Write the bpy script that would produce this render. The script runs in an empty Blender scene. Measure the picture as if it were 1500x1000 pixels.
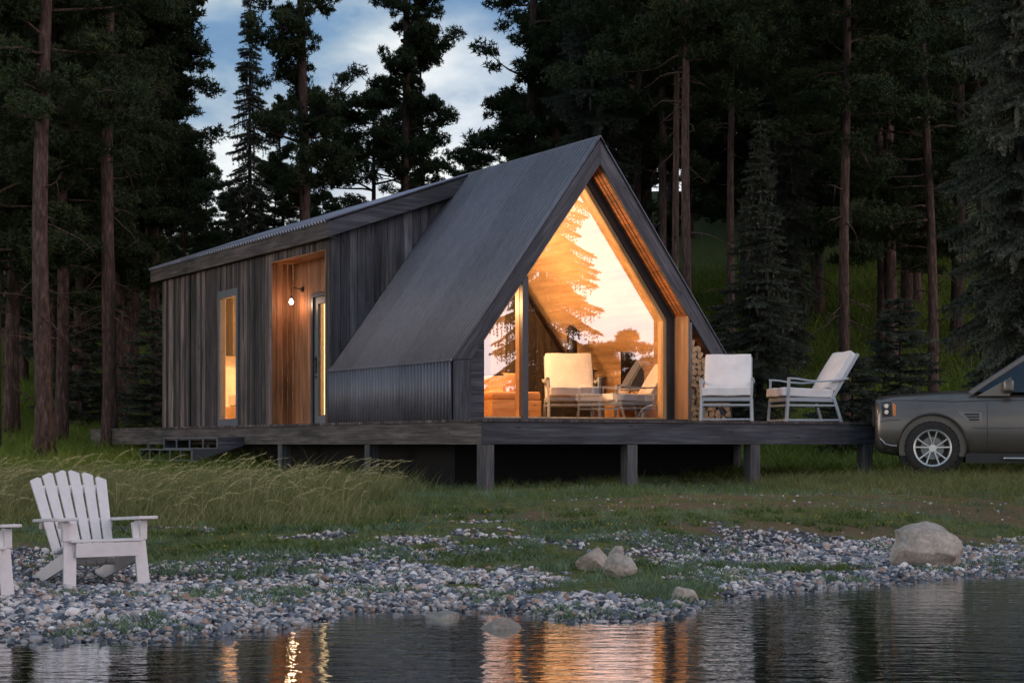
import bpy, math, random
import numpy as np
from mathutils import Vector, Matrix
R = math.radians
rng = np.random.default_rng(7)
random.seed(7)
sc = bpy.context.scene
col = sc.collection

# ------------------------------------------------------------------ camera
F = 2497.0; CX = 750.0; HY = 650.5; EYE = 1.1
cd = bpy.data.cameras.new('camera'); cam = bpy.data.objects.new('camera', cd); col.objects.link(cam)
cam.location = (0, 0, EYE); cam.rotation_euler = (R(90), 0, 0)
cd.sensor_width = 36; cd.lens = F / 1500 * 36; cd.shift_y = (HY - 500) / 1500
cd.clip_start = .1; cd.clip_end = 900
sc.camera = cam
def PX(xi, Z): return (xi - CX) / F * Z
def PZ(yi, Z): return EYE + (HY - yi) / F * Z

# ------------------------------------------------------------------ tags
def tag(o, label=None, cat=None, group=None, kind=None):
    if label: o['label'] = label
    if cat: o['category'] = cat
    if group: o['group'] = group
    if kind: o['kind'] = kind
    return o
def empty(name, loc, rz=0, sc_=1.0, label=None, cat=None, group=None):
    o = bpy.data.objects.new(name, None); col.objects.link(o)
    o.location = loc; o.rotation_euler = (0, 0, rz); o.scale = (sc_,) * 3
    o.empty_display_size = .2
    return tag(o, label, cat, group)
def copy_tree(o, parent=None):
    c = o.copy(); col.objects.link(c)
    if parent: c.parent = parent
    for ch in [x for x in bpy.data.objects if x.parent == o]:
        copy_tree(ch, c)
    return c

# ------------------------------------------------------------------ materials
def newmat(name):
    m = bpy.data.materials.new(name); m.use_nodes = True
    nt = m.node_tree; nt.nodes.clear()
    out = nt.nodes.new('ShaderNodeOutputMaterial')
    return m, nt, out
def N(nt, t, **kw):
    n = nt.nodes.new(t)
    for k, v in kw.items():
        if k.startswith('i_'):
            n.inputs[k[2:].replace('_', ' ')].default_value = v
        else: setattr(n, k, v)
    return n
def L(nt, a, b): nt.links.new(a, b)
def ramp(nt, fac, stops):
    r = N(nt, 'ShaderNodeValToRGB'); e = r.color_ramp.elements
    while len(e) < len(stops): e.new(.5)
    for el, (p, c) in zip(e, stops):
        el.position = p; el.color = (*c, 1) if len(c) == 3 else c
    L(nt, fac, r.inputs[0]); return r.outputs[0]
def coords(nt, scale=(1, 1, 1), kind='Object', rot=0):
    tc = N(nt, 'ShaderNodeTexCoord'); mp = N(nt, 'ShaderNodeMapping')
    mp.inputs['Scale'].default_value = scale; src = tc.outputs[kind]
    if rot:
        m0 = N(nt, 'ShaderNodeMapping'); m0.inputs['Rotation'].default_value = (0, rot, 0); L(nt, src, m0.inputs[0]); src = m0.outputs[0]
    L(nt, src, mp.inputs[0]); return mp.outputs[0]
def noise(nt, vec, scale=5, detail=4, rough=.55, dist=0):
    n = N(nt, 'ShaderNodeTexNoise'); n.inputs['Scale'].default_value = scale
    n.inputs['Detail'].default_value = detail; n.inputs['Roughness'].default_value = rough
    n.inputs['Distortion'].default_value = dist
    if vec is not None: L(nt, vec, n.inputs['Vector'])
    return n.outputs[0]
def mixc(nt, fac, a, b, mode='MIX'):
    m = N(nt, 'ShaderNodeMix', data_type='RGBA', blend_type=mode)
    def setin(i, v):
        if hasattr(v, 'is_output') or isinstance(v, bpy.types.NodeSocket): L(nt, v, m.inputs[i])
        elif isinstance(v, (int, float)): m.inputs[i].default_value = v
        else: m.inputs[i].default_value = (*v, 1)
    setin(0, fac); setin(6, a); setin(7, b)
    return m.outputs[2]
def bump(nt, h, strength=.3, dist=.01):
    b = N(nt, 'ShaderNodeBump'); b.inputs['Strength'].default_value = strength
    b.inputs['Distance'].default_value = dist; L(nt, h, b.inputs['Height']); return b.outputs[0]
def pbsdf(nt, out, color=None, rough=.6, metal=0, normal=None, spec=.5, **kw):
    p = N(nt, 'ShaderNodeBsdfPrincipled')
    if color is not None:
        if isinstance(color, bpy.types.NodeSocket): L(nt, color, p.inputs['Base Color'])
        else: p.inputs['Base Color'].default_value = (*color, 1)
    if isinstance(rough, bpy.types.NodeSocket): L(nt, rough, p.inputs['Roughness'])
    else: p.inputs['Roughness'].default_value = rough
    p.inputs['Metallic'].default_value = metal
    p.inputs['Specular IOR Level'].default_value = spec
    if normal is not None: L(nt, normal, p.inputs['Normal'])
    L(nt, p.outputs[0], out.inputs[0]); return p
def attr(nt, name, o='Fac'):
    a = N(nt, 'ShaderNodeAttribute'); a.attribute_name = name; return a.outputs[o]

def wood(name, dark, mid, light, axis='z', rough=.75, bmp=.5, gs=1.0, tone=True, knots=True, spec=.35, rot=0):
    m, nt, out = newmat(name)
    s = {'x': (1.2, 28, 28), 'y': (28, 1.2, 28), 'z': (28, 28, 1.2)}[axis]
    s = tuple(v * gs for v in s)
    v = coords(nt, s, rot=rot)
    n1 = noise(nt, v, 1.0, 6, .65, .4)
    s2 = tuple(.16 * q if q > 5 * gs else q * .9 for q in s)
    v2 = coords(nt, s2, rot=rot); n2 = noise(nt, v2, 1.0, 3, .6)
    c = ramp(nt, n1, [(.28, dark), (.5, mid), (.74, light)])
    c2 = ramp(nt, n2, [(.3, (.55, .55, .55)), (.7, (1.3, 1.3, 1.3))])
    c = mixc(nt, 1.0, c, c2, 'MULTIPLY')
    if tone:
        t = attr(nt, 'tone'); tr = ramp(nt, t, [(0, (.28, .28, .29)), (.5, (1.0, 1.0, 1.0)), (1, (2.5, 2.4, 2.3))])
        c = mixc(nt, 1.0, c, tr, 'MULTIPLY')
    h = n1
    if knots:
        ks = {'x': (2.2, 9, 9), 'y': (9, 2.2, 9), 'z': (9, 9, 2.2)}[axis]
        vo = N(nt, 'ShaderNodeTexVoronoi'); vo.inputs['Scale'].default_value = 1.0
        L(nt, coords(nt, ks, rot=rot), vo.inputs['Vector'])
        kf = ramp(nt, vo.outputs['Distance'], [(.05, (.25, .25, .25)), (.13, (1, 1, 1))])
        c = mixc(nt, 1.0, c, kf, 'MULTIPLY')
    pbsdf(nt, out, c, rough, normal=bump(nt, h, bmp, .006), spec=spec)
    return m
M = {}
M['weathered'] = wood('weathered_board', (.026, .020, .019), (.083, .066, .063), (.21, .172, .164), 'z')
M['charred'] = wood('charred_board', (.03, .033, .042), (.062, .067, .08), (.14, .145, .16), 'z', tone=True)  # front wall boards: cool shade painted in, against the warmer lit side boards
M['charred_flat'] = wood('charred_beam', (.022, .025, .032), (.05, .055, .068), (.12, .125, .14), 'x', tone=False)  # charred trim; on the deck front and steps its bluish tone is painted shade
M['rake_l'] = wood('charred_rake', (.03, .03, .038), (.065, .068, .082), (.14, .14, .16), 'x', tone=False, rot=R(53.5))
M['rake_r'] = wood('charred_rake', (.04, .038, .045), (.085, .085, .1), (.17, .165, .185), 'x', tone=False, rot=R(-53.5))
M['leg_wood'] = wood('charred_post', (.022, .025, .032), (.05, .055, .068), (.12, .125, .14), 'z', tone=False)
M['fascia_grey'] = wood('weathered_beam', (.038, .031, .029), (.105, .086, .080), (.21, .178, .165), 'y', tone=False)
M['post_wood'] = wood('post_wood', (.035, .036, .042), (.085, .085, .09), (.17, .165, .16), 'z', tone=False)
M['cedar'] = wood('cedar_board', (.15, .065, .032), (.30, .135, .065), (.44, .22, .11), 'z', rough=.55, bmp=.25, tone=True, knots=False)
M['cedar_y'] = wood('cedar_lining', (.24, .085, .03), (.42, .17, .065), (.56, .26, .11), 'y', rough=.5, bmp=.2, tone=False, knots=False)
M['pine_in'] = wood('pale_pine', (.5, .29, .13), (.64, .41, .2), (.74, .52, .29), 'z', rough=.5, bmp=.1, tone=False, gs=.6, knots=False)
M['pine_x'] = wood('pale_pine_flat', (.45, .25, .11), (.62, .39, .19), (.72, .5, .28), 'x', rough=.45, bmp=.1, tone=False, gs=.6)
M['pine_y'] = wood('pale_lining', (.42, .25, .12), (.58, .38, .2), (.68, .48, .27), 'y', rough=.6, bmp=.05, tone=False, gs=.5, knots=False)
M['jamb'] = wood('jamb_wood', (.22, .12, .065), (.31, .18, .10), (.38, .24, .14), 'z', rough=.55, bmp=.08, tone=False, gs=.5, knots=False)
M['plywood'] = wood('plywood', (.5, .29, .13), (.6, .37, .18), (.66, .43, .23), 'z', rough=.5, bmp=.05, tone=False, gs=.5, knots=False)
M['dark_board'] = wood('dark_board', (.03, .022, .015), (.075, .055, .036), (.15, .11, .07), 'z', tone=True)
M['logwood'] = wood('split_log', (.2, .11, .055), (.42, .27, .15), (.6, .42, .26), 'y', rough=.85, tone=False, knots=False)

def plain(name, c, rough=.5, metal=0, spec=.5, var=.12, sc_=6, bmp=0, **kw):
    m, nt, out = newmat(name)
    v = coords(nt); n = noise(nt, v, sc_, 5, .6)
    k = ramp(nt, n, [(.3, (1 - var,) * 3), (.7, (1 + var,) * 3)])
    cc = mixc(nt, 1.0, c, k, 'MULTIPLY')
    p = pbsdf(nt, out, cc, rough, metal, bump(nt, n, bmp, .01) if bmp else None, spec)
    return m
M['frame_dark'] = plain('dark_window_frame', (.035, .04, .05), .45)
M['frame_grey'] = plain('grey_window_frame', (.13, .14, .155), .5)
M['black'] = plain('black_metal', (.012, .012, .013), .45)
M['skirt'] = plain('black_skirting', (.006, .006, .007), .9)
M['plaster'] = plain('warm_plaster', (.75, .66, .54), .8)
M['white_paint'] = plain('white_paint', (.66, .63, .63), .55, var=.07, sc_=14, bmp=.05)
M['lavender_frame'] = plain('pale_grey_frame', (.36, .4, .44), .4, var=.05)
M['orange_fabric'] = plain('tan_fabric', (.5, .27, .13), .9)

def fabric():
    m, nt, out = newmat('white_canvas')
    v = coords(nt); n = noise(nt, v, 5, 3, .5); w = noise(nt, v, 180, 2, .5)
    c = ramp(nt, n, [(.3, (.72, .7, .7)), (.7, (.82, .8, .79))])
    b1 = bump(nt, n, .35, .03)
    b = N(nt, 'ShaderNodeBump'); b.inputs['Strength'].default_value = .15; b.inputs['Distance'].default_value = .002
    L(nt, w, b.inputs['Height']); L(nt, b1, b.inputs['Normal'])
    pbsdf(nt, out, c, .9, normal=b.outputs[0], spec=.2); return m
M['canvas'] = fabric()
def metal_sheet(name='corrugated_steel', k=(1, 1, 1), rough=(.5, .62), met=.35):
    m, nt, out = newmat(name)
    v = coords(nt); n = noise(nt, v, 1.6, 6, .6); n2 = noise(nt, coords(nt, (1, 1, .2)), 14, 4, .6)
    c = ramp(nt, n, [(.3, (.145, .145, .17)), (.7, (.20, .20, .235))])
    tc = N(nt, 'ShaderNodeTexCoord'); sp = N(nt, 'ShaderNodeSeparateXYZ'); L(nt, tc.outputs['Object'], sp.inputs[0])
    dv_ = N(nt, 'ShaderNodeMath', operation='MULTIPLY'); L(nt, sp.outputs[1], dv_.inputs[0]); dv_.inputs[1].default_value = 1.23
    fl = N(nt, 'ShaderNodeMath', operation='FLOOR'); L(nt, dv_.outputs[0], fl.inputs[0])
    wn_ = N(nt, 'ShaderNodeTexWhiteNoise', noise_dimensions='1D'); L(nt, fl.outputs[0], wn_.inputs['W'])
    sh = ramp(nt, wn_.outputs['Value'], [(0, tuple(.82 * q for q in k)), (1, tuple(1.14 * q for q in k))])
    c = mixc(nt, 1.0, c, sh, 'MULTIPLY')
    st2 = noise(nt, coords(nt, (3, 22, 1.2)), 1.0, 5, .6)
    c = mixc(nt, .35, c, ramp(nt, st2, [(.32, (.72, .73, .76)), (.6, (1.12, 1.1, 1.08))]), 'MULTIPLY')
    c = mixc(nt, .35, c, ramp(nt, n2, [(.35, (.10, .10, .115)), (.7, (.22, .22, .25))]))
    r = ramp(nt, n, [(.3, (rough[0],) * 3), (.7, (rough[1],) * 3)])
    pbsdf(nt, out, c, r, met, spec=.5); return m
M['steel'] = metal_sheet(); M['galv'] = metal_sheet('galvanised_steel', (2.4, 2.5, 2.7), (.3, .42), .5)  # paler copy of the steel for the rear roof, sky reflection painted into colour
def glass(name, refl=.12, tint=(1, 1, 1)):
    m, nt, out = newmat(name)
    t = N(nt, 'ShaderNodeBsdfTransparent'); t.inputs[0].default_value = (*tint, 1)
    g = N(nt, 'ShaderNodeBsdfGlossy'); g.inputs['Roughness'].default_value = 0.0
    lw = N(nt, 'ShaderNodeFresnel'); ge = N(nt, 'ShaderNodeNewGeometry'); mr = N(nt, 'ShaderNodeMapRange')
    L(nt, ge.outputs['Backfacing'], mr.inputs[0]); mr.inputs[3].default_value = 1.5; mr.inputs[4].default_value = 1 / 1.5; L(nt, mr.outputs[0], lw.inputs['IOR'])
    ma = N(nt, 'ShaderNodeMath', operation='MULTIPLY_ADD', use_clamp=True)
    L(nt, lw.outputs[0], ma.inputs[0]); ma.inputs[1].default_value = 1.0; ma.inputs[2].default_value = refl
    mx = N(nt, 'ShaderNodeMixShader'); L(nt, ma.outputs[0], mx.inputs[0])
    L(nt, t.outputs[0], mx.inputs[1]); L(nt, g.outputs[0], mx.inputs[2]); L(nt, mx.outputs[0], out.inputs[0])
    return m
M['glass'] = glass('coated_glass', .33, (.95, .95, .95))
M['glass_small'] = glass('window_glass', .03)
def emis(name, c, s):
    m, nt, out = newmat(name); e = N(nt, 'ShaderNodeEmission'); e.inputs[0].default_value = (*c, 1)
    e.inputs[1].default_value = s; L(nt, e.outputs[0], out.inputs[0]); return m
M['bulb'] = emis('lit_bulb', (1, .9, .75), 25)
M['led'] = emis('lit_strip', (1, .78, .36), 3)

def leafmat(name, c0, c1, c2, rough=.65, trans=.25):
    m, nt, out = newmat(name)
    t = attr(nt, 'tint')
    c = ramp(nt, t, [(0, c0), (.5, c1), (1, c2)])
    p = N(nt, 'ShaderNodeBsdfPrincipled'); L(nt, c, p.inputs['Base Color'])
    p.inputs['Roughness'].default_value = rough; p.inputs['Specular IOR Level'].default_value = .25
    tr = N(nt, 'ShaderNodeBsdfTranslucent'); L(nt, c, tr.inputs[0])
    mx = N(nt, 'ShaderNodeMixShader'); mx.inputs[0].default_value = trans
    L(nt, p.outputs[0], mx.inputs[1]); L(nt, tr.outputs[0], mx.inputs[2]); L(nt, mx.outputs[0], out.inputs[0])
    return m
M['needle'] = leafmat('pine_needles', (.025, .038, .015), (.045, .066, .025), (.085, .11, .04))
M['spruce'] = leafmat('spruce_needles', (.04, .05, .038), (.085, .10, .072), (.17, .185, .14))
M['grass'] = leafmat('grass_blades', (.08, .115, .03), (.15, .20, .06), (.28, .30, .10), trans=.3)
M['tallgrass'] = leafmat('dry_grass_blades', (.09, .11, .03), (.21, .215, .075), (.48, .43, .22), trans=.3)
M['bluegrass'] = leafmat('sedge_blades', (.07, .12, .06), (.14, .21, .12), (.23, .31, .19), trans=.3)
M['hillgrass'] = leafmat('hill_grass_blades', (.09, .13, .022), (.16, .22, .035), (.24, .30, .06), trans=.3)
M['flower'] = leafmat('yellow_petals', (.5, .35, .02), (.6, .42, .03), (.7, .5, .05))
def bark(name, a, b, c):
    m, nt, out = newmat(name)
    v = coords(nt, (1, 1, .22)); n = noise(nt, v, 14, 6, .7, .6)
    vo = N(nt, 'ShaderNodeTexVoronoi'); vo.inputs['Scale'].default_value = 16; L(nt, v, vo.inputs['Vector'])
    cc = ramp(nt, n, [(.3, a), (.5, b), (.72, c)])
    k = ramp(nt, vo.outputs['Distance'], [(.0, (1.15,) * 3), (.6, (.5,) * 3)])
    cc = mixc(nt, .8, cc, k, 'MULTIPLY')
    pbsdf(nt, out, cc, .9, normal=bump(nt, n, .9, .03), spec=.2); return m
M['bark_red'] = bark('pine_bark', (.045, .03, .026), (.115, .074, .062), (.23, .15, .13))
M['bark_grey'] = bark('spruce_bark', (.03, .025, .025), (.08, .065, .06), (.15, .125, .11))

# ------------------------------------------------------------------ mesh helpers
def npmesh(name, V, Fc, mat, parent=None, attrs=None, smooth=False):
    """V (n,3); Fc list of int arrays (m,k)."""
    me = bpy.data.meshes.new(name)
    if not isinstance(Fc, (list, tuple)): Fc = [Fc]
    V = np.asarray(V, dtype=np.float32)
    lo = np.concatenate([f.reshape(-1) for f in Fc]).astype(np.int32)
    tot = np.concatenate([np.full(len(f), f.shape[1]) for f in Fc]).astype(np.int32)
    st = np.concatenate([[0], np.cumsum(tot)[:-1]]).astype(np.int32)
    me.vertices.add(len(V)); me.vertices.foreach_set('co', V.ravel())
    me.loops.add(len(lo)); me.loops.foreach_set('vertex_index', lo)
    me.polygons.add(len(tot)); me.polygons.foreach_set('loop_start', st); me.polygons.foreach_set('loop_total', tot)
    if smooth: me.polygons.foreach_set('use_smooth', np.ones(len(tot), dtype=bool))
    me.update(calc_edges=True)
    for k, a in (attrs or {}).items():
        at = me.attributes.new(k, 'FLOAT', 'POINT'); at.data.foreach_set('value', np.asarray(a, dtype=np.float32))
    me.materials.append(mat)
    o = bpy.data.objects.new(name, me); col.objects.link(o)
    if parent: o.parent = parent
    return o
class MB:
    def __init__(s): s.v = []; s.f = []; s.t = []
    def add(s, vs, fs, tone=.5):
        b = len(s.v); s.v += [tuple(v) for v in vs]; s.f += [[b + i for i in f] for f in fs]; s.t += [tone] * len(vs); return s
    def box(s, a, b, tone=.5, rot=None):
        x0, y0, z0 = a; x1, y1, z1 = b
        vs = [(x0, y0, z0), (x1, y0, z0), (x1, y1, z0), (x0, y1, z0), (x0, y0, z1), (x1, y0, z1), (x1, y1, z1), (x0, y1, z1)]
        if rot: vs = [tuple(rot @ Vector(v)) for v in vs]
        return s.add(vs, [(0, 3, 2, 1), (4, 5, 6, 7), (0, 1, 5, 4), (1, 2, 6, 5), (2, 3, 7, 6), (3, 0, 4, 7)], tone)
    def prism(s, poly, y0, y1, tone=.5, plane='xz'):
        """poly = list of (a,b) CCW seen from -y; extruded along third axis."""
        n = len(poly)
        def mk(a, b, c): return {'xz': (a, c, b), 'yz': (c, a, b), 'xy': (a, b, c)}[plane]
        vs = [mk(a, b, y0) for a, b in poly] + [mk(a, b, y1) for a, b in poly]
        fs = [tuple(range(n)), tuple(range(2 * n - 1, n - 1, -1))] + [(i, i + n, (i + 1) % n + n, (i + 1) % n) for i in range(n)]
        return s.add(vs, fs, tone)
    def bar(s, p, q, w, h, tone=.5, up=(0, 0, 1)):
        p = Vector(p); q = Vector(q); d = (q - p).normalized(); u = Vector(up)
        a = d.cross(u); a = a.normalized() if a.length > 1e-4 else Vector((1, 0, 0)); b = a.cross(d).normalized()
        vs = [p + a * sx * w / 2 + b * sz * h / 2 for sx, sz in ((-1, -1), (1, -1), (1, 1), (-1, 1))]
        vs += [v + (q - p) for v in vs]
        return s.add(vs, [(0, 1, 2, 3), (7, 6, 5, 4), (0, 4, 5, 1), (1, 5, 6, 2), (2, 6, 7, 3), (3, 7, 4, 0)], tone)
    def tube(s, pts, rad, n=8, cap=True, tone=.5):
        pts = [Vector(p) for p in pts]; rad = rad if hasattr(rad, '__len__') else [rad] * len(pts)
        b0 = len(s.v); ref = None; vs = []
        for i, p in enumerate(pts):
            d = (pts[min(i + 1, len(pts) - 1)] - pts[max(i - 1, 0)]).normalized()
            if ref is None: ref = d.orthogonal().normalized()
            ref = (ref - d * ref.dot(d)).normalized(); c = d.cross(ref)
            for k in range(n):
                a = 2 * math.pi * k / n; vs.append(p + (ref * math.cos(a) + c * math.sin(a)) * rad[i])
        fs = []
        for i in range(len(pts) - 1):
            for k in range(n):
                k2 = (k + 1) % n; fs.append((i * n + k, i * n + k2, (i + 1) * n + k2, (i + 1) * n + k))
        if cap: fs.append(tuple(range(n - 1, -1, -1))); fs.append(tuple((len(pts) - 1) * n + k for k in range(n)))
        return s.add(vs, fs, tone)
    def build(s, name, mat, parent=None, bevel=0, smooth=False, seg=2, subsurf=0, recalc=True):
        me = bpy.data.meshes.new(name); me.from_pydata(s.v, [], s.f)
        if recalc:
            import bmesh
            bm = bmesh.new(); bm.from_mesh(me); bmesh.ops.recalc_face_normals(bm, faces=bm.faces); bm.to_mesh(me); bm.free()
        at = me.attributes.new('tone', 'FLOAT', 'POINT'); at.data.foreach_set('value', s.t)
        me.materials.append(mat)
        if smooth: me.polygons.foreach_set('use_smooth', [True] * len(me.polygons))
        o = bpy.data.objects.new(name, me); col.objects.link(o)
        if parent: o.parent = parent
        if bevel:
            b = o.modifiers.new('b', 'BEVEL'); b.width = bevel; b.segments = seg; b.limit_method = 'ANGLE'; b.angle_limit = R(35)
            if smooth: pass
        if subsurf:
            u = o.modifiers.new('s', 'SUBSURF'); u.levels = u.render_levels = subsurf
        return o

# ------------------------------------------------------------------ noise + terrain
_perm = np.random.default_rng(11).random((256, 256))
def vnoise(x, y, s=1.0):
    x = np.asarray(x) * s + 1000.3; y = np.asarray(y) * s + 1000.7
    xi = np.floor(x).astype(int); yi = np.floor(y).astype(int); fx = x - xi; fy = y - yi
    fx = fx * fx * (3 - 2 * fx); fy = fy * fy * (3 - 2 * fy)
    g = lambda a, b: _perm[a % 256, b % 256]
    return (g(xi, yi) * (1 - fx) + g(xi + 1, yi) * fx) * (1 - fy) + (g(xi, yi + 1) * (1 - fx) + g(xi + 1, yi + 1) * fx) * fy
def fbm(x, y, s=1.0, o=4):
    r = 0; a = .5; t = 0
    for i in range(o): r = r + a * vnoise(x, y, s * 2 ** i); t += a; a *= .5
    return r / t
def sst(a, b, x):
    t = np.clip((np.asarray(x) - a) / (b - a), 0, 1); return t * t * (3 - 2 * t)
SHX = [-60, -8, -2.8, -2.0, -1.35, -1.05, -.5, .0, .35, .8, 1.1, 1.35, 1.9, 2.9, 4.2, 6, 12, 30, 60]
SHY = [14, 9.8, 9.45, 9.5, 10.2, 11.1, 11.3, 11.1, 10.45, 10.55, 11.0, 11.8, 12.5, 13.3, 14.25, 15.8, 20, 24, 20]
def shore(x): return np.interp(x, SHX, SHY)
ZX = [-40, -3, -.6, 0, .6, 3.0, 4.2, 6, 8, 10, 12.3, 14.5, 20, 28]
ZZ = [-3, -.34, -.12, -.01, .03, .06, .14, .3, .4, .48, .53, .6, .75, 1.1]
def gz(x, y):
    x = np.asarray(x, float); y = np.asarray(y, float)
    # profile against a blend of the distance from the shore and the plain depth
    d = y - shore(x); far = y - 10.5
    w = sst(1.5, 5.5, d)
    z = np.interp(d * (1 - w) + far * w, ZX, ZZ)
    left = sst(16, -16, x)
    z = z + sst(36, 64, y) * (5.6 - 2.4 * left) + sst(60, 100, y) * 9
    z = z + sst(1.5, 7, x) * sst(19, 25, y) * .1
    z = z + (fbm(x, y, .35) - .5) * .12 * sst(.5, 4, d) + (fbm(x, y, 1.4) - .5) * .05 * sst(-.2, 1, d)
    z = z + (fbm(x, y, .8, 3) - .5) * .10 * sst(-1.2, -.2, d) * (1 - sst(-.2, .6, d))
    z = z + (fbm(x, y, .12) - .5) * 1.6 * sst(40, 52, y)
    # land across the lake on the right hand side (seen mirrored in the gable glass)
    z = z + sst(55, 95, x) * sst(70, 30, y) * 7
    return z
def grav(x, y):
    """how pebbly the ground is, 0..1"""
    d = y - shore(x)
    n = fbm(x * .8, y * 1.5, .9, 4)
    n2 = fbm(x, y * 1.4, 3.2, 3)
    base = 1.08 - sst(1.0, 5.9, d) * .95
    base = base + .45 * np.exp(-((x + 3.2) / 1.6) ** 2) * sst(6.0, 3.0, d)
    m = base + (n - .5) * 2.0 + (n2 - .5) * .9
    m = m - 1.2 * np.exp(-((x - 1.05) / .65) ** 2 - ((y - 12.4) / .9) ** 2)
    m = m - .8 * np.exp(-((x - 2.5) / .5) ** 2 - ((y - 14.5) / .6) ** 2)
    m = np.where(y > 16.8, m - (y - 16.8) * .5, m)
    return np.clip(sst(.40, .62, m), 0, 1) * sst(-5.0, -.4, d + (n2 - .5) * 1.5)

def make_ground():
    xs = np.unique(np.concatenate([np.linspace(-240, -12, 60), np.linspace(-12, 12, 220), np.linspace(12, 240, 90)]))
    ys = np.unique(np.concatenate([np.linspace(-160, 6, 40), np.linspace(6, 26, 200), np.linspace(26, 70, 110), np.linspace(70, 300, 60)]))
    X, Y = np.meshgrid(xs, ys); Z = gz(X, Y)
    V = np.stack([X, Y, Z], -1).reshape(-1, 3); nx = len(xs); ny = len(ys)
    i = np.arange(nx * ny).reshape(ny, nx)
    Fq = np.stack([i[:-1, :-1], i[:-1, 1:], i[1:, 1:], i[1:, :-1]], -1).reshape(-1, 4)
    m, nt, out = newmat('soil_and_moss')
    v = coords(nt); n1 = noise(nt, v, .9, 6, .6); n2 = noise(nt, v, 9, 6, .65); n3 = noise(nt, v, 60, 4, .7)
    moss = ramp(nt, n2, [(.3, (.05, .06, .018)), (.5, (.11, .12, .034)), (.75, (.22, .20, .06))])
    soil = ramp(nt, n3, [(.3, (.08, .05, .03)), (.55, (.20, .12, .075)), (.8, (.40, .28, .19))])
    f = attr(nt, 'soil'); c = mixc(nt, f, moss, soil)
    g = attr(nt, 'gravel'); c = mixc(nt, g, c, ramp(nt, n3, [(.3, (.03, .028, .026)), (.7, (.16, .15, .145))]))
    w = attr(nt, 'wild'); c = mixc(nt, w, c, ramp(nt, n2, [(.3, (.04, .055, .014)), (.7, (.09, .12, .03))]))
    pbsdf(nt, out, c, .95, normal=bump(nt, n3, .8, .03), spec=.2)
    soilm = .75 * sst(.50, .62, fbm(X * .35, Y * 1.6, 1.0, 4) - .25 * (np.abs(Y - 17.8) > 2.8)) * (1 - sst(22, 26, Y))
    return tag(npmesh('ground', V, Fq, m, attrs={'gravel': grav(X, Y).ravel(), 'soil': soilm.ravel(), 'wild': sst(24, 28, Y).ravel()}, smooth=True), kind='structure')
make_ground()

def make_water():
    m, nt, out = newmat('lake_water')
    v = coords(nt, (.9, 2.6, 1)); n1 = noise(nt, v, 3.2, 3, .55, .3)
    v2 = coords(nt, (1.5, 4.5, 1)); n2 = noise(nt, v2, 7.0, 2, .5)
    b1 = bump(nt, n1, .48, .011)
    b2 = N(nt, 'ShaderNodeBump'); b2.inputs['Strength'].default_value = .35; b2.inputs['Distance'].default_value = .003
    L(nt, n2, b2.inputs['Height']); L(nt, b1, b2.inputs['Normal'])
    gl = N(nt, 'ShaderNodeBsdfGlossy'); gl.inputs['Roughness'].default_value = .02; gl.inputs[0].default_value = (.9, .93, .93, 1)
    tr = N(nt, 'ShaderNodeBsdfTransparent'); tr.inputs[0].default_value = (.62, .74, .62, 1)
    fr = N(nt, 'ShaderNodeFresnel'); fr.inputs['IOR'].default_value = 1.33
    for n in (gl, fr): L(nt, b2.outputs[0], n.inputs['Normal'])
    ma = N(nt, 'ShaderNodeMath', operation='MULTIPLY_ADD', use_clamp=True); L(nt, fr.outputs[0], ma.inputs[0]); ma.inputs[1].default_value = 1.5; ma.inputs[2].default_value = .13
    mx = N(nt, 'ShaderNodeMixShader'); L(nt, ma.outputs[0], mx.inputs[0]); L(nt, tr.outputs[0], mx.inputs[1]); L(nt, gl.outputs[0], mx.inputs[2])
    L(nt, mx.outputs[0], out.inputs[0])
    xs = np.linspace(-240, 240, 40); ys = np.linspace(-160, 34, 30)
    X, Y = np.meshgrid(xs, ys); i = np.arange(X.size).reshape(X.shape)
    Fq = np.stack([i[:-1, :-1], i[:-1, 1:], i[1:, 1:], i[1:, :-1]], -1).reshape(-1, 4)
    V = np.stack([X, Y, np.zeros_like(X)], -1).reshape(-1, 3)
    tag(npmesh('lake_water', V, Fq, m), kind='structure')
make_water()

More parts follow.
